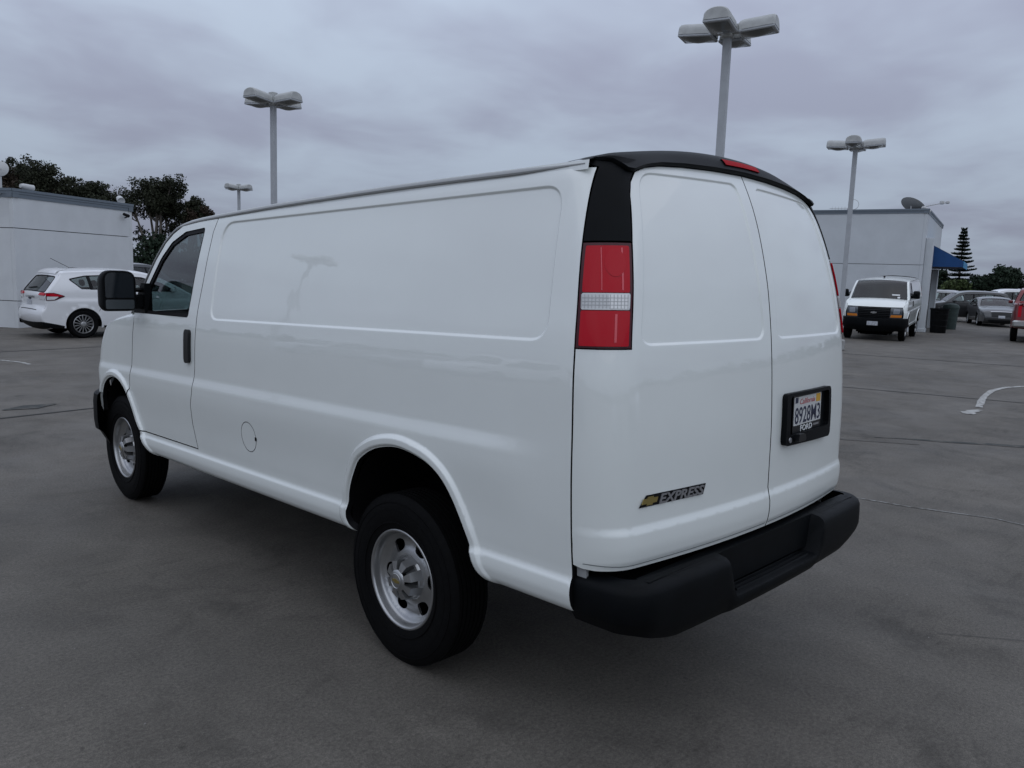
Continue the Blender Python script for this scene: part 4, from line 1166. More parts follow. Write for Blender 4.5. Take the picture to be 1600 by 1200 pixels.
# ------------------------------------------------------------------ lamp posts
PH = R(73.6)
def lamp_post(label, x, y, H=5.83, heads=(0, 1, 2, 3), group='four-headed lamp posts around the lot', s=.86, w=.118):
    t = thing('lamp_post', label, 'lamp post', (x, y, 0), -PH, group)
    mb = MB(); mb.box((-w / 2, -w / 2, .30), (w / 2, w / 2, H - .30), bev=.012); mb.build('pole', M_postm, t, smooth=False)
    mb = MB(); mb.box((-.16, -.16, 0), (.16, .16, .30), bev=.03); mb.build('concrete_base', mat('pale_concrete_base', (.3, .3, .29), .9, noise=(4, .2)), t, smooth=False)
    mb = MB(); mb.box((-w / 2 - .02, -w / 2 - .02, H - .32), (w / 2 + .02, w / 2 + .02, H - .02), bev=.012); mb.build('pole_cap', M_head, t, smooth=False)
    for k in heads:
        M_ = Matrix.Rotation(k * math.pi / 2, 4, 'Z') @ Matrix.Translation((w / 2 + .13, 0, H - .27)) @ Matrix.Rotation(R(-4), 4, 'Y')
        # barrel-roofed shoebox head
        rows = []
        for x_, sc in ((.0, .72), (.03, .90), (.10, 1.0), (.56, 1.0), (.615, .96), (.64, .84)):
            row = [(x_, -.235 * min(1, sc + .03), .0)]
            for a in np.linspace(0, math.pi, 15):
                row.append((x_, -.225 * math.cos(a) * min(1, sc + .04), .05 + .165 * sc * math.sin(a) ** .75))
            row.append((x_, .235 * min(1, sc + .03), .0)); rows.append(row)
        V = [q for r_ in rows for q in r_]; n_ = len(rows[0]); F = [tuple(range(n_)), tuple(range(5 * n_ + n_ - 1, 5 * n_ - 1, -1))]
        for i in range(5):
            for j in range(n_ - 1): F.append((i * n_ + j, (i + 1) * n_ + j, (i + 1) * n_ + j + 1, i * n_ + j + 1))
        mb = MB(); mb.add([tuple(M_ @ (Vector(v) * s)) for v in V], F); hd = mb.build('lamp_head', M_head, t, angle=40)
        mb = MB(); mb.box(tuple(q * s for q in (.012, -.232, -.045)), tuple(q * s for q in (.635, .232, .004)), M_, bev=.010); mb.build('door_frame', M_postm, hd, smooth=False)
        rows = []
        for u in np.linspace(0, 1, 7):
            rows.append([tuple(M_ @ (Vector((.05 + .53 * u, -.19 + .38 * v, -.047 - .055 * math.sin(math.pi * u) * math.sin(math.pi * v))) * s)) for v in np.linspace(0, 1, 7)])
        grid_mesh('lamp_lens', rows, M_lens, hd, flip=True)
        mb = MB(); mb.box((-.15, -.05, .02), (.03, .05, .14), M_); mb.build('arm', M_head, hd, smooth=False)
    return t
lamp_post('tall grey lamp post with four heads rising behind the van rear doors', 8.30, 5.46)
lamp_post('grey lamp post with four heads rising behind the middle of the van roof', 6.47, 16.21)
lamp_post('grey lamp post with four heads standing beside the right building', 19.30, 7.87)
lamp_post('smallest and farthest lamp post, behind the van cab roof', 15.57, 36.46)
lamp_post('grey lamp post off to the left, mirrored faintly in the van side', -9.3, 17.8)

# ------------------------------------------------------------------ cars
def car(name, label, cat, loc, heading, L_, H_, hw, prof, rw, ws, wheels, dlo, pillars, paint, rwheel=.33, rearlamp=None, rear_extra=None, spokes=10, group=None, detail=True, belt=.95, lower=.25, headlamp=True):
    t = thing(name, label, cat, loc, -heading, group)
    hwz = pchip([0.1, .28, .42, .62, belt, belt + .10, H_ - .06, H_ + .1], [hw * .92, hw * .975, hw * .99, hw, hw * .985, hw * .96, hw * .80, hw * .74])
    def tap(y): return 1 - .13 * np.clip((.75 - y) / .75, 0, 1) ** 2.2 - .17 * np.clip((y - (L_ - .95)) / .95, 0, 1) ** 2.2
    def hws(y, z): return hwz(z) * tap(y)
    ax_ = [(y, rwheel) for y in wheels]
    def cS(y, z):
        y, z = np.broadcast_arrays(np.asarray(y, float), np.asarray(z, float))
        x = hws(y, z)
        x = x + .012 * sstep(belt - .16, belt - .22, z) * (1 - sstep(belt - .24, belt - .45, z)) * sstep(.1, .6, y)
        for yc, r in ax_:
            d = np.hypot(y - yc, z - r) - (r + .055); x = x + .018 * (1 - sstep(0, .07, d))
        return np.stack([-x, y, z], -1)
    C = np.array(smooth_curve(prof, 6)); tg = np.gradient(C, axis=0); tg /= np.linalg.norm(tg, axis=1, keepdims=True)
    nrm = np.stack([-tg[:, 1], tg[:, 0]], -1)                 # profile runs rear -> roof -> front, outward is on its left
    ins = .055; ci = C - nrm * ins
    arch = []
    yb = lower
    for yc in sorted(wheels, reverse=True):
        r = rwheel + .055; a0 = math.asin(np.clip((yb - rwheel) / r, -1, 1))
        arch.append([(yc + r * math.cos(a), rwheel + r * math.sin(a)) for a in np.linspace(a0, math.pi - a0, 22)])
    outer = [tuple(q) for q in ci] + [p for a in arch for p in a]
    dl = rpoly(dlo, .035, 4)
    for mirror in (False, True):
        bd = patch('body_side', outer, cS, paint, t, mirror, grid=.07, holes=[dl], outward=(-1, 0, 0), rim_mat=M_seal, rim=.03)
        patch('window_glass', rpoly(dlo, .035, 4), cS, G_clear, bd, mirror, grid=.15, outward=(-1, 0, 0), offset=-.012, rim=0)
        patch('window_trim', rpoly(dlo, .035, 4), cS, M_seal, bd, mirror, grid=.12, holes=[rpoly(inset_poly(dlo, .022), .03, 4)], outward=(-1, 0, 0), offset=.003, rim=.012)
        for pa, pb in pillars:
            (ya, za), (yb_, zb) = pa, pb
            patch('window_pillar', [(ya - .035, za), (ya + .035, za), (yb_ + .035, zb), (yb_ - .035, zb)], cS, M_seal, bd, mirror, grid=.1, outward=(-1, 0, 0), offset=.002, rim=.02)
        for gp in (rear_extra or {}).get('gaps', []):
            for (a, b) in zip(gp[:-1], gp[1:]):
                a = np.array(a, float); b = np.array(b, float); q = (b - a) / np.linalg.norm(b - a); q = np.array([-q[1], q[0]]) * .004
                patch('door_gap', [tuple(a - q), tuple(b - q), tuple(b + q), tuple(a + q)], cS, M_seal, bd, mirror, grid=.2, outward=(-1, 0, 0), offset=.0015, rim=0)
        if rearlamp:
            patch('tail_lamp', rpoly(rearlamp[0], .02, 3), cS, M_red, bd, mirror, grid=.05, outward=(-1, 0, 0), offset=.010, rim=.02)
        if headlamp:
            zb_ = float(np.interp(L_ - .35, C[len(C) // 2:, 0], C[len(C) // 2:, 1]))
            patch('headlamp', rpoly([(L_ - .60, zb_ - .10), (L_ - .14, zb_ - .22), (L_ - .12, zb_ - .30), (L_ - .34, zb_ - .24)], .02, 3), cS, M_headlamp, bd, mirror, grid=.06, outward=(-1, 0, 0), offset=.010, rim=.02)
    # spine
    cum = np.concatenate([[0], np.cumsum(np.hypot(*np.diff(C, axis=0).T))])
    def fy(tt): return np.interp(tt, cum, C[:, 0])
    def fz(tt): return np.interp(tt, cum, C[:, 1])
    wv = np.maximum(np.array([float(-cS(a, b)[0]) for a, b in ci]) - .045, .1)
    def spS(a, tt):
        a, tt = np.broadcast_arrays(np.asarray(a, float), np.asarray(tt, float)); u = a / .8
        wd = np.interp(tt, cum, wv); nx = np.interp(tt, cum, nrm[:, 0]); nz = np.interp(tt, cum, nrm[:, 1])
        cr = .060 * (1 - np.abs(u) ** 2.4)
        return np.stack([u * wd, fy(tt) + nx * cr, fz(tt) + nz * cr], -1)
    holes = []; gl = []
    for rng__, nm in ((rw, 'rear_window'), (ws, 'windscreen')):
        if rng__ is None: continue
        t0, t1 = cum[rng__[0] * 6], cum[rng__[1] * 6]
        wb, wt = (.73, .70)
        pol = [(-wb, t0), (wb, t0), (wt, t1), (-wt, t1)] if nm == 'rear_window' else [(-wt, t0), (wt, t0), (wb, t1), (-wb, t1)]
        holes.append(rpoly(pol, .06, 5)); gl.append((nm, pol))
    tt0 = cum[-1]
    sp = patch('body_shell', [(-.8, 0), (.8, 0), (.8, tt0), (-.8, tt0)], spS, paint, t, grid=.09, holes=holes, outward=(0, 0, 1), rim_mat=M_seal, rim=.03)
    for nm, pol in gl:
        patch(nm, rpoly(pol, .06, 5), spS, G_clear, sp, grid=.15, outward=(0, 0, 1), offset=-.008, rim=0)
        patch('window_trim', rpoly(pol, .06, 5), spS, M_seal, sp, grid=.12, holes=[rpoly(inset_poly(pol, .025), .05, 5)], outward=(0, 0, 1), offset=.003, rim=.012)
    for s in (-1, 1):
        rows = []
        for i in range(len(C)):
            w_ = wv[i] + .045
            rows.append([(s * w_, *ci[i]), (s * (w_ - .004), *(C[i] - nrm[i] * .034)), (s * (w_ - .016), *(C[i] - nrm[i] * .014)), (s * (w_ - .030), *(C[i] - nrm[i] * .004)), (s * (w_ - .045), *C[i])])
        grid_mesh('body_edge', rows, paint, t, flip=(s < 0), angle=70)
    if rearlamp and len(rearlamp) > 1:
        z0, z1, u0, u1 = rearlamp[1]
        half = C[:len(C) // 2]; ch = cum[:len(C) // 2]; o_ = np.argsort(half[:, 1])
        ta, tb = np.interp([z0, z1], half[o_, 1], ch[o_])
        for s in (-1, 1):
            patch('tail_lamp', rpoly([(s * u0, ta), (s * u1, ta), (s * u1, tb), (s * u0, tb)], .02, 3), spS, M_red, sp, grid=.06, outward=(0, -1, 0), offset=.008, rim=.02)
    ex = rear_extra or {}
    half = C[:len(C) // 2]; ch = cum[:len(C) // 2]; o_ = np.argsort(half[:, 1])
    def tz(z): return float(np.interp(z, half[o_, 1], ch[o_]))
    hf = C[len(C) // 2:]; chf = cum[len(C) // 2:]; of = np.argsort(hf[:, 1])
    def tzf(z): return float(np.interp(z, hf[of, 1], chf[of]))
    for nm, a0, a1, za, zb, mt, off in ex.get('rear', []):
        patch(nm, rpoly([(a0, tz(za)), (a1, tz(za)), (a1, tz(zb)), (a0, tz(zb))], .012, 3), spS, mt, sp, grid=.06, outward=(0, -1, 0), offset=off, rim=.01)
    for nm, a0, a1, za, zb, mt, off in ex.get('front', []):
        patch(nm, rpoly([(a0, tzf(za)), (a1, tzf(za)), (a1, tzf(zb)), (a0, tzf(zb))], .012, 3), spS, mt, sp, grid=.06, outward=(0, 1, 0), offset=off, rim=.01)
    for nm, pol, mt, off in ex.get('side', []):
        for mirror in (False, True):
            patch(nm, pol, cS, mt, t, mirror, grid=.06, outward=(-1, 0, 0), offset=off, rim=.012)
    # underside, cabin
    mb = MB(); mb.box((-hw + .12, .25, lower + .02), (hw - .12, L_ - .25, lower + .20)); mb.build('underbody', M_dark, t)
    yr0 = dlo[0][0]
    mb = MB(); mb.box((-hw + .14, wheels[0] - .2, lower + .2), (hw - .14, wheels[1] + .3, belt - .18)); mb.build('cabin_floor', M_seat, t)
    if detail:
        for yy_, hh in ((wheels[0] + .55, belt + .02), (wheels[0] + 1.35, belt)):
            for s in (-1, 1):
                mb = MB(); M_ = Matrix.Translation((s * hw * .42, yy_, belt - .30)) @ Matrix.Rotation(R(12), 4, 'X')
                mb.box((-.22, -.06, 0), (.22, .06, .38), M_, bev=.03); mb.box((-.11, -.04, .42), (.11, .04, .58), M_, bev=.03); mb.build('seat', M_seat, t)
        mb = MB(); mb.box((-hw + .18, wheels[1] - .55, belt - .25), (hw - .18, wheels[1] - .2, belt - .02), bev=.04); mb.build('dashboard', M_seat, t)
        for s in (-1, 1):
            mb = MB(); mb.box((s * (hw + .09) - .085, wheels[1] - .62, belt + .0), (s * (hw + .09) + .085, wheels[1] - .50, belt + .14), bev=.04); mb.build('door_mirror', paint, t)
    # wheels
    for yc in wheels:
        for s in (-1, 1):
            r = rwheel; rr = r * .68
            mb = MB(); mb.lathe([(rr, -.07), (rr + .012, -.10), (r - .04, -.108), (r - .008, -.09), (r, -.06), (r, .06), (r - .008, .09), (r - .04, .108), (rr + .012, .10), (rr, .07)], 'X', 40)
            wh = mb.build('wheel', M_rubber, t, angle=30); wh.location = (s * (hw - .115), yc, r)
            mb = MB(); mb.lathe([(rr, .085), (rr - .012, .092), (rr - .022, .080), (rr - .03, .0)], 'X', 40)
            if detail:
                for k in range(spokes):
                    M_ = Matrix.Rotation(2 * math.pi * k / spokes + .1, 4, 'X'); wdt = .55 * math.pi * rr / spokes * .62
                    mb.add([tuple(M_ @ Vector(v)) for v in ((.085, -wdt * .35, .05), (.085, wdt * .35, .05), (.082, wdt * .62, rr - .012), (.082, -wdt * .62, rr - .012), (.055, -wdt * .5, .05), (.055, wdt * .5, .05), (.055, wdt * .8, rr - .012), (.055, -wdt * .8, rr - .012))], [(0, 1, 2, 3), (0, 3, 7, 4), (1, 5, 6, 2)])
            else:
                for k in range(5):
                    M_ = Matrix.Rotation(2 * math.pi * k / 5, 4, 'X')
                    mb.add([tuple(M_ @ Vector(v)) for v in ((.08, -.03, .0), (.08, .03, .0), (.08, .045, rr - .01), (.08, -.045, rr - .01))], [(0, 1, 2, 3)])
            mb.lathe([(0, .094), (.045, .092), (.06, .082), (.062, .05)], 'X', 20)
            q = mb.build('rim', M_silver, wh, angle=30); q.scale.x = s
            mb = MB(); mb.lathe([(0, .02), (rr - .01, .02), (rr - .005, -.05)], 'X', 24); q = mb.build('brake_disc', M_dark, wh); q.scale.x = s
    return t, cS, spS, tz, tzf, cum

P_white = mat('car_white_paint', (.74, .75, .76), .4, coat=1.0)
P_dark = mat('car_charcoal_paint', (.018, .019, .020), .35, coat=1.0)
P_grey = mat('car_graphite_paint', (.030, .032, .034), .35, coat=1.0)
P_silver = mat('car_silver_paint', (.30, .31, .32), .4, metal=.4, coat=1.0)
P_red = mat('car_red_paint', (.17, .004, .006), .35, coat=.8)
M_ltplate = mat('pale_licence_plate', (.45, .47, .50), .5, noise=(30, .35))
hatch = [(.22, .24), (.10, .30), (.03, .40), (.0, .52), (.02, .64), (.09, .74), (.10, .92), (.12, 1.06), (.40, 1.44), (.46, 1.54), (.62, 1.572), (1.2, 1.61), (1.8, 1.615), (2.35, 1.57), (2.75, 1.45), (3.45, 1.08), (3.62, 1.03), (3.98, .93), (4.25, .80), (4.37, .62), (4.41, .45), (4.36, .28), (4.22, .22)]
hb_gaps = {'gaps': [[(1.30, 1.16), (1.30, .95), (1.27, .75), (1.20, .64)], [(2.30, 1.13), (2.32, .70), (2.28, .30)], [(1.46, .29), (2.28, .29)]],
    'rear': [('licence_plate', -.21, .11, .76, .89, M_ltplate, .012), ('tailgate_trim', -.30, .30, .955, .985, M_chrome, .014), ('lower_bumper', -.80, .80, .26, .40, M_black, .010), ('tailgate_gap', -.52, .52, .645, .655, M_seal, .002)],
    'side': [('lower_bumper', [(.03, .30), (.22, .245), (.44, .245), (.45, .30), (.28, .345), (.03, .40)], M_black, .008), ('side_skirt', [(1.30, .245), (3.1, .245), (3.1, .30), (1.30, .30)], M_black, .006), ('door_pull', rpoly([(1.42, .965), (1.62, .965), (1.62, .995), (1.42, .995)], .01, 3), P_white, .025), ('door_pull', rpoly([(2.42, .955), (2.62, .955), (2.62, .985), (2.42, .985)], .01, 3), P_white, .025)]}
HB = (1.98, 18.86, 0)
hd_ = R(87)
hbx, cS, spS, tz, tzf, cum = car('hatchback', 'white five-door hatchback parked against the low grey building', 'car', (2.98 - .86 * math.sin(hd_) - .80 * math.cos(hd_), 18.81 - .86 * math.cos(hd_) + .80 * math.sin(hd_), 0), hd_, 4.41, 1.62, .914, hatch, (7, 8), (14, 15), (.86, 3.51),
    [(.58, 1.40), (.84, 1.165), (2.0, 1.135), (3.08, 1.115), (2.72, 1.34), (2.25, 1.475), (1.5, 1.515), (.95, 1.485)], [((1.07, 1.155), (1.02, 1.49)), ((2.03, 1.135), (1.98, 1.495))], P_white, .335, None, hb_gaps, 15, None, True, 1.10, .25)
for mirror in (False, True):
    patch('tail_lamp', rpoly([(.50, 1.000), (.28, .90), (.10, .89), (.10, 1.07), (.26, 1.075)], .02, 4), cS, M_reddark, hbx, mirror, grid=.04, outward=(-1, 0, 0), offset=.010, rim=.02)
    patch('tail_lamp_lens', rpoly([(.47, 1.000), (.28, .985), (.10, 1.0), (.10, 1.055), (.25, 1.060)], .012, 4), cS, M_red, hbx, mirror, grid=.04, outward=(-1, 0, 0), offset=.016, rim=.008)
    patch('reversing_lens', rpoly([(.36, .985), (.27, .918), (.12, .908), (.12, .985)], .012, 4), cS, M_clear, hbx, mirror, grid=.04, outward=(-1, 0, 0), offset=.016, rim=.008)
    s = -1 if not mirror else 1
    patch('tail_lamp_lens', rpoly([(s * .52, tz(1.0)), (s * .79, tz(1.0)), (s * .79, tz(1.06)), (s * .56, tz(1.05))], .012, 3), spS, M_red, hbx, grid=.06, outward=(0, -1, 0), offset=.016, rim=.02)
    patch('reversing_lens', rpoly([(s * .55, tz(.92)), (s * .79, tz(.91)), (s * .79, tz(.99)), (s * .53, tz(.99))], .012, 3), spS, M_clear, hbx, grid=.06, outward=(0, -1, 0), offset=.014, rim=.02)
hbx.scale = (1, 1, .975)
ell = [(.085 * math.cos(a) - .0, tz(.93) + .034 * math.sin(a)) for a in np.linspace(0, 2 * math.pi, 25)[:-1]]
patch('maker_badge', ell, spS, M_navy, hbx, grid=.04, outward=(0, -1, 0), offset=.018, rim=.01)
mb = MB(); mb.tube([(0, .95, 1.63), (0, .82, 1.70), (0, .50, 1.87)], .006, 6); mb.box((-.03, .90, 1.61), (.03, 1.12, 1.665), bev=.015); mb.build('roof_aerial', M_seal, hbx)
patch('rear_spoiler', [(-.66, cum[9 * 6] - .06), (.66, cum[9 * 6] - .06), (.66, cum[10 * 6]), (-.66, cum[10 * 6])], spS, P_white, hbx, grid=.08, outward=(0, 0, 1), offset=.02, rim=.02)
patch('rear_wiper', [(-.30, tz(1.12)), (.18, tz(1.15)), (.18, tz(1.17)), (-.30, tz(1.135))], spS, M_seal, hbx, grid=.2, outward=(0, -1, 0), offset=.012, rim=.01)

suv = [(.22, .30), (.08, .36), (.02, .50), (.0, .66), (.05, .84), (.07, 1.02), (.10, 1.14), (.36, 1.55), (.46, 1.66), (.70, 1.71), (1.4, 1.75), (2.2, 1.75), (2.65, 1.70), (2.95, 1.60), (3.55, 1.16), (3.72, 1.10), (4.2, 1.02), (4.48, .90), (4.60, .70), (4.64, .5), (4.58, .34), (4.42, .28)]
suv_dlo = [(.52, 1.52), (.70, 1.20), (2.0, 1.16), (3.28, 1.15), (2.92, 1.48), (2.5, 1.60), (1.5, 1.63), (.8, 1.61)]
sedan = [(.20, .26), (.07, .32), (.02, .44), (.0, .60), (.03, .80), (.10, .98), (.30, 1.05), (.62, 1.09), (1.25, 1.36), (1.55, 1.43), (2.1, 1.465), (2.6, 1.445), (2.95, 1.37), (3.68, 1.02), (3.85, .97), (4.35, .88), (4.70, .76), (4.82, .60), (4.86, .42), (4.80, .27), (4.62, .22)]
sed_dlo = [(1.15, 1.18), (1.35, 1.045), (2.3, 1.02), (3.45, .99), (3.0, 1.23), (2.55, 1.345), (2.05, 1.37), (1.55, 1.335)]
FR = {'front': [('grille', -.48, .48, .50, .72, M_gloss_black, .010), ('grille_frame', -.50, .50, .725, .745, M_chrome, .012), ('licence_plate', -.16, .16, .45, .56, M_ltplate, .02), ('lower_intake', -.62, .62, .27, .38, M_gloss_black, .010)]}
car('sedan', 'dark grey sedan facing the camera left of the red pickup', 'car', (47.53, 11.5, 0), R(246), 4.86, 1.46, .925, sedan, (7, 8), (12, 13), (.98, 3.83), sed_dlo, [((2.35, 1.02), (2.30, 1.37))], P_grey, .335, None, FR, 10, None, True, .99, .24)
car('suv', 'dark charcoal suv side-on behind the dark grey sedan', 'car', (49.55, 10.7, 0), R(330), 4.64, 1.75, .93, suv, (6, 7), (13, 14), (.92, 3.66), suv_dlo, [((1.12, 1.17), (1.08, 1.63)), ((2.15, 1.155), (2.12, 1.62))], P_dark, .36, None, None, 10, None, True, 1.12, .30)
GR = 'parked cars in the far row on the right'
car('suv', 'white suv with its roof showing above the charcoal suv', 'car', (60.0, 11.3, 0), R(325), 4.64, 1.95, .95, [(a, b * 1.12) for a, b in suv], (6, 7), (13, 14), (.92, 3.66), [(a, b * 1.12) for a, b in suv_dlo], [((1.12, 1.31), (1.08, 1.82)), ((2.15, 1.29), (2.12, 1.81))], P_white, .37, None, None, 10, GR, False, 1.25, .32)
car('suv', 'silver suv behind the trash cans beside the entrance', 'car', (51.5, 13.7, 0), R(335), 4.64, 1.75, .93, suv, (6, 7), (13, 14), (.92, 3.66), suv_dlo, [((1.12, 1.17), (1.08, 1.63)), ((2.15, 1.155), (2.12, 1.62))], P_silver, .36, None, None, 10, GR, False, 1.12, .30)
car('suv', 'white suv farthest left in the far row, beyond the awning', 'car', (61.5, 17.6, 0), R(250), 4.64, 1.75, .93, suv, (6, 7), (13, 14), (.92, 3.66), suv_dlo, [((1.12, 1.17), (1.08, 1.63)), ((2.15, 1.155), (2.12, 1.62))], P_white, .36, None, None, 10, GR, False, 1.12, .30)
car('suv', 'grey suv at the right end of the far row above the sedan', 'car', (62.0, 6.5, 0), R(330), 4.64, 1.9, .95, [(a, b * 1.08) for a, b in suv], (6, 7), (13, 14), (.92, 3.66), [(a, b * 1.08) for a, b in suv_dlo], [((1.12, 1.27), (1.08, 1.76)), ((2.15, 1.25), (2.12, 1.75))], P_silver, .37, None, None, 10, GR, False, 1.21, .32)
car('suv', 'dark suv with a pale roof behind the hatchback and left building', 'car', (8.6, 35.6, 0), R(60), 4.64, 1.75, .93, suv, (6, 7), (13, 14), (.92, 3.66), suv_dlo, [((1.12, 1.17), (1.08, 1.63)), ((2.15, 1.155), (2.12, 1.62))], P_dark, .36, None, None, 10, None, False, 1.12, .30)
truck = [(.25, .52), (.06, .55), (.0, .62), (.0, .9), (.02, 1.2), (.03, 1.33), (.06, 1.37), (.6, 1.385), (1.5, 1.39), (1.78, 1.40), (1.86, 1.46), (2.02, 1.80), (2.16, 1.90), (2.6, 1.95), (3.3, 1.94), (3.7, 1.86), (4.30, 1.42), (4.5, 1.34), (5.2, 1.26), (5.62, 1.12), (5.72, .85), (5.72, .6), (5.5, .45)]
trk_dlo = [(2.20, 1.78), (2.14, 1.40), (3.2, 1.38), (4.12, 1.36), (3.66, 1.76), (3.2, 1.84), (2.6, 1.85)]
TR = {'rear': [('tailgate_handle', -.12, .12, 1.16, 1.26, M_seal, .012), ('licence_plate', -.16, .16, .72, .84, M_ltplate, .06)]}
tk, cS, spS, tz, tzf, cum = car('pickup_truck', 'red pickup truck seen from behind at the right edge', 'pickup', (29.785, 5.03, 0), R(77), 5.72, 1.95, 1.0, truck, (10, 11), (15, 16), (1.15, 4.75), trk_dlo, [((3.15, 1.38), (3.12, 1.84))], P_red, .40, None, TR, 6, None, True, 1.34, .50)
for s in (-1, 1):
    patch('tail_lamp', rpoly([(s * .70, tz(.92)), (s * .795, tz(.92)), (s * .795, tz(1.30)), (s * .70, tz(1.30))], .01, 3), spS, M_red, tk, grid=.06, outward=(0, -1, 0), offset=.012, rim=.02)
mb = MB(); mb.box((-.98, -.10, .56), (.98, .10, .80), bev=.05); mb.build('rear_bumper', mat('brushed_bumper_chrome', (.45, .45, .44), .35, metal=.9), tk)

# parked row off to the left of the frame, seen only as reflections in the van side
protos = [o for o in COL.objects if o.parent is None and o.get('category') == 'car' and o.name.startswith(('suv', 'sedan'))]
RL = [(-15.5, 2.0, 95, 'first parked car left of the frame, nearest to the van rear'), (-16.0, 5.0, 95, 'second parked car left of the frame, level with the van middle'), (-16.2, 8.1, 94, 'third parked car left of the frame, before the gap in the row'), (-16.6, 14.4, 95, 'parked car left of the frame just beyond the gap in the row'), (-17.0, 17.6, 95, 'parked car left of the frame, last but one of the row'), (-17.3, 24.0, 96, 'parked car left of the frame standing alone at the far end'),
      (-6.0, -15.0, 10, 'parked car behind the camera at the left end of the row'), (-2.8, -15.6, 10, 'parked car behind the camera, second from the left'), (3.6, -16.6, 10, 'parked car behind the camera, second from the right'), (6.8, -17.0, 10, 'parked car behind the camera at the right end of the row')]
for i, (x, y, a, lab) in enumerate(RL):
    c_ = copy_tree(protos[(i * 5 + 1) % len(protos)]); c_.location = (x, y, 0); c_.rotation_euler = (0, 0, -R(a))
    c_['label'] = lab; c_['group'] = 'parked cars mirrored in the van'
# the second van
v2 = make_van('white cargo van in the foreground seen from its rear left', (0, 0, 0), 0, 'white cargo vans')
v3 = copy_tree(v2); v3.location = (30.1, 10.25, 0); v3.rotation_euler = (0, 0, R(103))
v3['label'] = 'second white cargo van facing the camera in front of the right building'
def under(parent, o, rake=True):
    o.parent = parent
    if rake: o.rotation_euler = (RAKE, 0, 0)
    return o
mb = MB(); mb.box((-.03, 3.45, 2.268), (.03, 3.60, 2.33), bev=.02); under(v3, mb.build('roof_aerial', M_seal))
fz_ = 5.56
mb = MB(); mb.box((-.17, fz_, .70), (.17, fz_ + .02, .84), bev=.008); pf = under(v3, mb.build('licence_plate', M_ltplate))
mb = MB(); mb.box((-.19, fz_ - .01, .68), (.19, fz_ + .012, .86), bev=.008); under(v3, mb.build('plate_frame', M_gloss_black))
for (x0, x1, z0, z1) in ((-.66, -.42, 1.66, 1.70), (-.68, -.60, 1.575, 1.625)):
    V = []
    for x, z in ((x0, z0), (x1, z0), (x1, z1), (x0, z1)):
        k = (4.47 - 3.84); y = np.interp(z, [1.55, 1.677, 1.831], [4.47, 4.373, 4.258]); kk = (y - 3.84) / .63; u = x / .95
        V.append((x, y + (.12 + .16 * kk) * (1 - u * u) + .012, z + (.064 - .045 * kk) * (1 - u * u) + .012))
    under(v3, mesh('windscreen_sticker', V + [(a, b - .004, c - .004) for a, b, c in V], [(0, 1, 2, 3), (7, 6, 5, 4)], M_paper, smooth=False))

# ------------------------------------------------------------------ trash cans
def can(name, label, loc, h, r, m, lid):
    t = thing(name, label, 'trash can', loc)
    mb = MB(); mb.lathe([(0, 0), (r * .80, 0), (r * .82, .02), (r * .97, h - .10), (r * 1.0, h - .06), (r * 1.04, h - .04), (r * 1.04, h), (r * .97, h), (r * .95, h - .15), (r * .8, .06), (0, .06)], 'Z', 28); mb.build('barrel', m, t)
    for k in range(3):
        z = h * (.28 + .24 * k); mb = MB(); rr = r * (.82 + .15 * z / h); mb.lathe([(rr, z - .02), (rr + .012, z), (rr, z + .02)], 'Z', 28); mb.build('rib', m, t)
    for s in (-1, 1):
        mb = MB(); mb.box((s * r * 1.0 - .03, -.07, h - .16), (s * r * 1.0 + .05, .07, h - .10), bev=.012); mb.build('handle', m, t)
    if lid:
        mb = MB(); mb.lathe([(0, .20), (r * .5, .18), (r * .9, .12), (r * 1.05, .02), (r * 1.05, -.01), (0, 0)], 'Z', 28, Matrix.Translation((0, 0, h + .004))); mb.build('lid', m, t)
can('trash_can', 'black round trash can by the right building corner pilaster', (33.0, 9.42, 0), 1.02, .36, mat('black_bin_plastic', (.005, .0055, .006), .6, spec=.12), False)
can('trash_can', 'grey-green round trash can with a lid behind the black trash can', (37.15, 10.2, 0), 1.0, .34, mat('grey_green_bin_plastic', (.05, .07, .066), .6, spec=.2), True)

# ------------------------------------------------------------------ trees
M_bark = mat('grey_brown_bark', (.075, .060, .048), .9, noise=(6, .3))
M_palebark = mat('pale_eucalyptus_bark', (.16, .14, .12), .9, noise=(3, .35))
def leaf_mat(name, c):
    m = mat(name, c, .75, spec=.2)
    t = m.node_tree; b = t.nodes['Principled BSDF']; oi = t.nodes.new('ShaderNodeNewGeometry')
    r = t.nodes.new('ShaderNodeValToRGB')
    r.color_ramp.elements[0].color = (*[k * .55 for k in c], 1); r.color_ramp.elements[1].color = (*[min(1, k * 1.6) for k in c], 1)
    t.links.new(oi.outputs['Random Per Island'], r.inputs[0]); t.links.new(r.outputs[0], b.inputs['Base Color'])
    return m
L_euc = leaf_mat('dull_olive_eucalyptus_leaves', (.028, .032, .019))
L_brown = leaf_mat('brownish_eucalyptus_leaves', (.042, .031, .022))
L_dark = leaf_mat('dark_green_leaves', (.022, .036, .022))
L_mid = leaf_mat('mid_green_leaves', (.050, .070, .026))
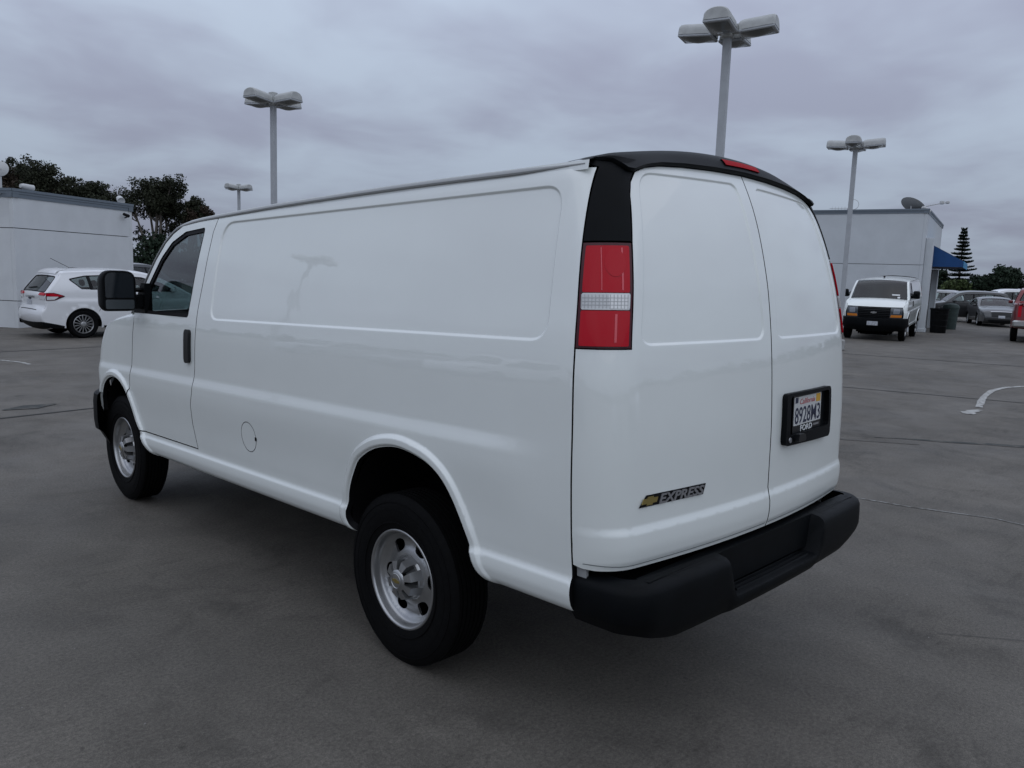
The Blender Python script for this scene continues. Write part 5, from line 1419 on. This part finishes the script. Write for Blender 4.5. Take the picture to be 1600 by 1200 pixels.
def leaves(clumps, n, size, flat=.75):
    """clumps: (x, y, z, rx, rz); leaf quads fill small sub-clumps so the crown has gaps"""
    V = []; F = []
    wts = np.array([c[3] ** 2 * c[4] for c in clumps]); wts /= wts.sum()
    for c, wt in zip(clumps, wts):
        x, y, z, rx, rz_ = c; k = max(12, int(n * wt)); nsub = max(6, int(k / 60))
        u = rng.normal(size=(nsub, 3)); u /= np.linalg.norm(u, axis=1, keepdims=True); rad = rng.random(nsub) ** .45
        sub = u * rad[:, None] * np.array([rx, rx, rz_]) + np.array([x, y, z]); sr = rng.uniform(.30, .50, nsub) * min(rx, 1.6 * rz_)
        idx = rng.integers(0, nsub, k); g_ = np.clip(rng.normal(size=(k, 3)), -1.7, 1.7) * .55
        ctr = sub[idx] + g_ * sr[idx][:, None] * np.array([1, 1, flat])
        a = rng.normal(size=(k, 3)); a /= np.linalg.norm(a, axis=1, keepdims=True); b = np.cross(a, rng.normal(size=(k, 3))); b /= np.linalg.norm(b, axis=1, keepdims=True)
        sz = size * rng.uniform(.5, 1.3, k)[:, None]
        q = np.stack([ctr - a * sz - b * sz * .5, ctr + a * sz * .2 - b * sz * .75, ctr + a * sz, ctr - a * sz * .1 + b * sz * .7], 1)
        base = len(V); V += [tuple(p) for p in q.reshape(-1, 3)]; F += [(base + 4 * i, base + 4 * i + 1, base + 4 * i + 2, base + 4 * i + 3) for i in range(k)]
    return V, F
def tree(name, label, base, stems, clumps, n, size, leafm, barkm=None, group=None, cat='tree', flat=.75):
    t = thing(name, label, cat, base, 0, group)
    mb = MB()
    for pts, r0, r1 in stems: mb.tube(pts, r0, 7, r2=r1)
    mb.build('trunk', barkm or M_bark, t)
    V, F = leaves(clumps, n, size, flat); mesh('crown', V, F, leafm, t, smooth=False)
    return t
def euc(label, base, H, spread, n, leafm, low=.45, seed=0, group='eucalyptus trees behind the left building', nst=6):
    r_ = np.random.default_rng(seed); stems = []; cl = []
    for k in range(nst):
        a = r_.uniform(0, 2 * math.pi); d = spread * r_.uniform(.15, .95); h = H * r_.uniform(.72, .97) * (1 - .18 * (d / spread) ** 2)
        b = (r_.uniform(-.5, .5), r_.uniform(-.5, .5), 0); tip = (d * math.cos(a), d * math.sin(a), h)
        m1 = (b[0] * .6 + tip[0] * .22 + r_.uniform(-.3, .3), b[1] * .6 + tip[1] * .22, h * .42); m2 = (tip[0] * .62 + r_.uniform(-.3, .3), tip[1] * .62, h * .74)
        stems.append(([b, m1, m2, tip], .20, .04))
        cl.append((tip[0], tip[1], h - .2, spread * .46, H * .11))
        for q in range(4):
            s2 = r_.normal(size=3) * np.array([spread * .28, spread * .28, H * .07]); p = (tip[0] + s2[0], tip[1] + s2[1], min(h - .1 + s2[2], H - .4))
            cl.append((*p, spread * r_.uniform(.28, .42), H * r_.uniform(.06, .10))); stems.append(([m2, tuple((np.array(m2) + np.array(p)) / 2 + r_.normal(size=3) * .15), p], .07, .02))
        if r_.random() < low:
            p = (m2[0] + r_.normal() * .8, m2[1] + r_.normal() * .8, h * r_.uniform(.35, .65)); cl.append((*p, spread * .22, H * .09)); stems.append(([m1, p], .06, .02))
    return tree('eucalyptus_tree', label, base, stems, cl, n, size=.11, leafm=leafm, barkm=M_palebark, group=group)
euc('brownish eucalyptus crown at the far left above the building roof', (19.8, 98.0, 0), 11.6, 3.6, 20000, L_brown, seed=3)
euc('broad dark eucalyptus crown above the middle of the left building roof', (23.7, 94.6, 0), 11.8, 3.6, 26000, L_euc, seed=5)
euc('lower dark eucalyptus crown above the right part of the left building roof', (26.4, 92.6, 0), 10.2, 2.6, 18000, L_euc, seed=8)
euc('large open eucalyptus with visible stems between building and van cab', (31.0, 87.4, 0), 10.8, 3.4, 30000, L_euc, low=.9, seed=11, nst=8)
euc('slim ragged eucalyptus beside the large one, left of the van windscreen', (33.5, 85.0, 0), 9.6, 2.2, 8000, L_euc, low=.8, seed=14, nst=4)
euc('small brownish eucalyptus top showing just above the van windscreen pillar', (34.7, 84.0, 0), 8.3, 1.6, 4000, L_brown, low=.4, seed=21, nst=3)
tree('shrub', 'dark dense shrubs under the eucalyptus stems beside the left building', (30.8, 84.5, 0), [([(0, 0, 0), (0, 0, 2)], .1, .05)], [(-2.2, 1.8, 1.7, 2.2, 1.5), (0, 0, 2.0, 2.2, 1.7), (2.0, -1.9, 1.8, 2.2, 1.6), (-.8, .5, 3.6, 1.5, 1.3)], 9000, .17, L_dark, cat='shrub')
# Norfolk pine
t = thing('norfolk_pine', 'tall tiered pine rising behind the blue awning', 'tree', (97.4, 27.0, 0))
mb = MB(); mb.tube([(0, 0, 0), (0, 0, 8.6)], .16, 8, r2=.03); mb.build('trunk', M_bark, t)
V = []; F = []
zt = 8.55; k = 0
while zt > 1.5:
    rad = .22 + (8.6 - zt) * .30; nb = 6
    mbw = MB()
    for q in range(nb):
        a = 2 * math.pi * q / nb + k * .5 + rng.uniform(-.25, .25); rad = (.22 + (8.6 - zt) * .30) * rng.uniform(.72, 1.12); zj = rng.uniform(-.07, .07); ca, sa = math.cos(a), math.sin(a)
        m_ = int(14 + rad * 18)
        for i in range(m_):
            d = rad * (i + .5) / m_; zz = zt + zj - .16 * d + .26 * d * d / max(rad, .3); p = np.array([ca * d, sa * d, zz])
            for s in (-1, 1):
                ln = .16 + .20 * (1 - d / rad) + .08 * rng.random(); e_ = np.array([-sa * s, ca * s, .45 + .6 * rng.random()]) * ln
                b0 = len(V); dd = np.array([ca, sa, 0]) * .05
                V += [tuple(p - dd), tuple(p + dd), tuple(p + e_ + dd * .6), tuple(p + e_ * .9 - dd * .3)]; F.append((b0, b0 + 1, b0 + 2, b0 + 3))
    zt -= .34 + .05 * k * .3; k += 1
mesh('crown', V, F, L_dark, t, smooth=False)
def bush(label, base, H, spread, n, lm, seed, group='round trees behind the far cars'):
    r_ = np.random.default_rng(seed); cl = []; st = []
    for q in range(9):
        a = r_.uniform(0, 2 * math.pi); d = spread * r_.uniform(.0, .75); h = H * r_.uniform(.42, .86) * (1 - .25 * (d / spread) ** 2)
        cl.append((d * math.cos(a), d * math.sin(a), h, spread * r_.uniform(.34, .5), H * r_.uniform(.14, .22))); st.append(([(0, 0, 0), (d * math.cos(a) * .4, d * math.sin(a) * .4, h * .5), cl[-1][:3]], .13, .03))
    return tree('broadleaf_tree', label, base, st, cl, int(n * 2.2), .13, lm, group=group)
bush('round dark tree with the highest crown above the sedan', (94.9, 22.3, 0), 5.0, 2.7, 5200, L_dark, 31)
bush('lower dark tree left of the round tree behind the far row', (93.4, 25.2, 0), 3.6, 2.3, 3600, L_dark, 32)
bush('dark tree at the right edge behind the red pickup', (96.8, 18.6, 0), 3.9, 2.3, 3200, L_dark, 33)
bush('mid green bush below the pine between awning and dark trees', (90.5, 26.0, 0), 3.0, 1.9, 2600, L_mid, 34)
bush('dark tree under the awning beside the white pilaster', (98.0, 29.5, 0), 4.2, 2.3, 3000, L_dark, 35)
# far tree belt around the deck reads as one mass
cl = []
for a in np.arange(-40, 320, 1.0):
    if 5 < a < 26 or 70 < a < 84: pass
    d = 118 + rng.uniform(-8, 14); cl.append((d * math.sin(R(a)), d * math.cos(R(a)), rng.uniform(.6, 1.6), rng.uniform(2.6, 4.2), rng.uniform(1.0, 1.9)))
V, F = leaves(cl, 90000, .30)
fb = mesh('distant_trees', V, F, L_dark, smooth=False); tag(fb, kind='stuff')
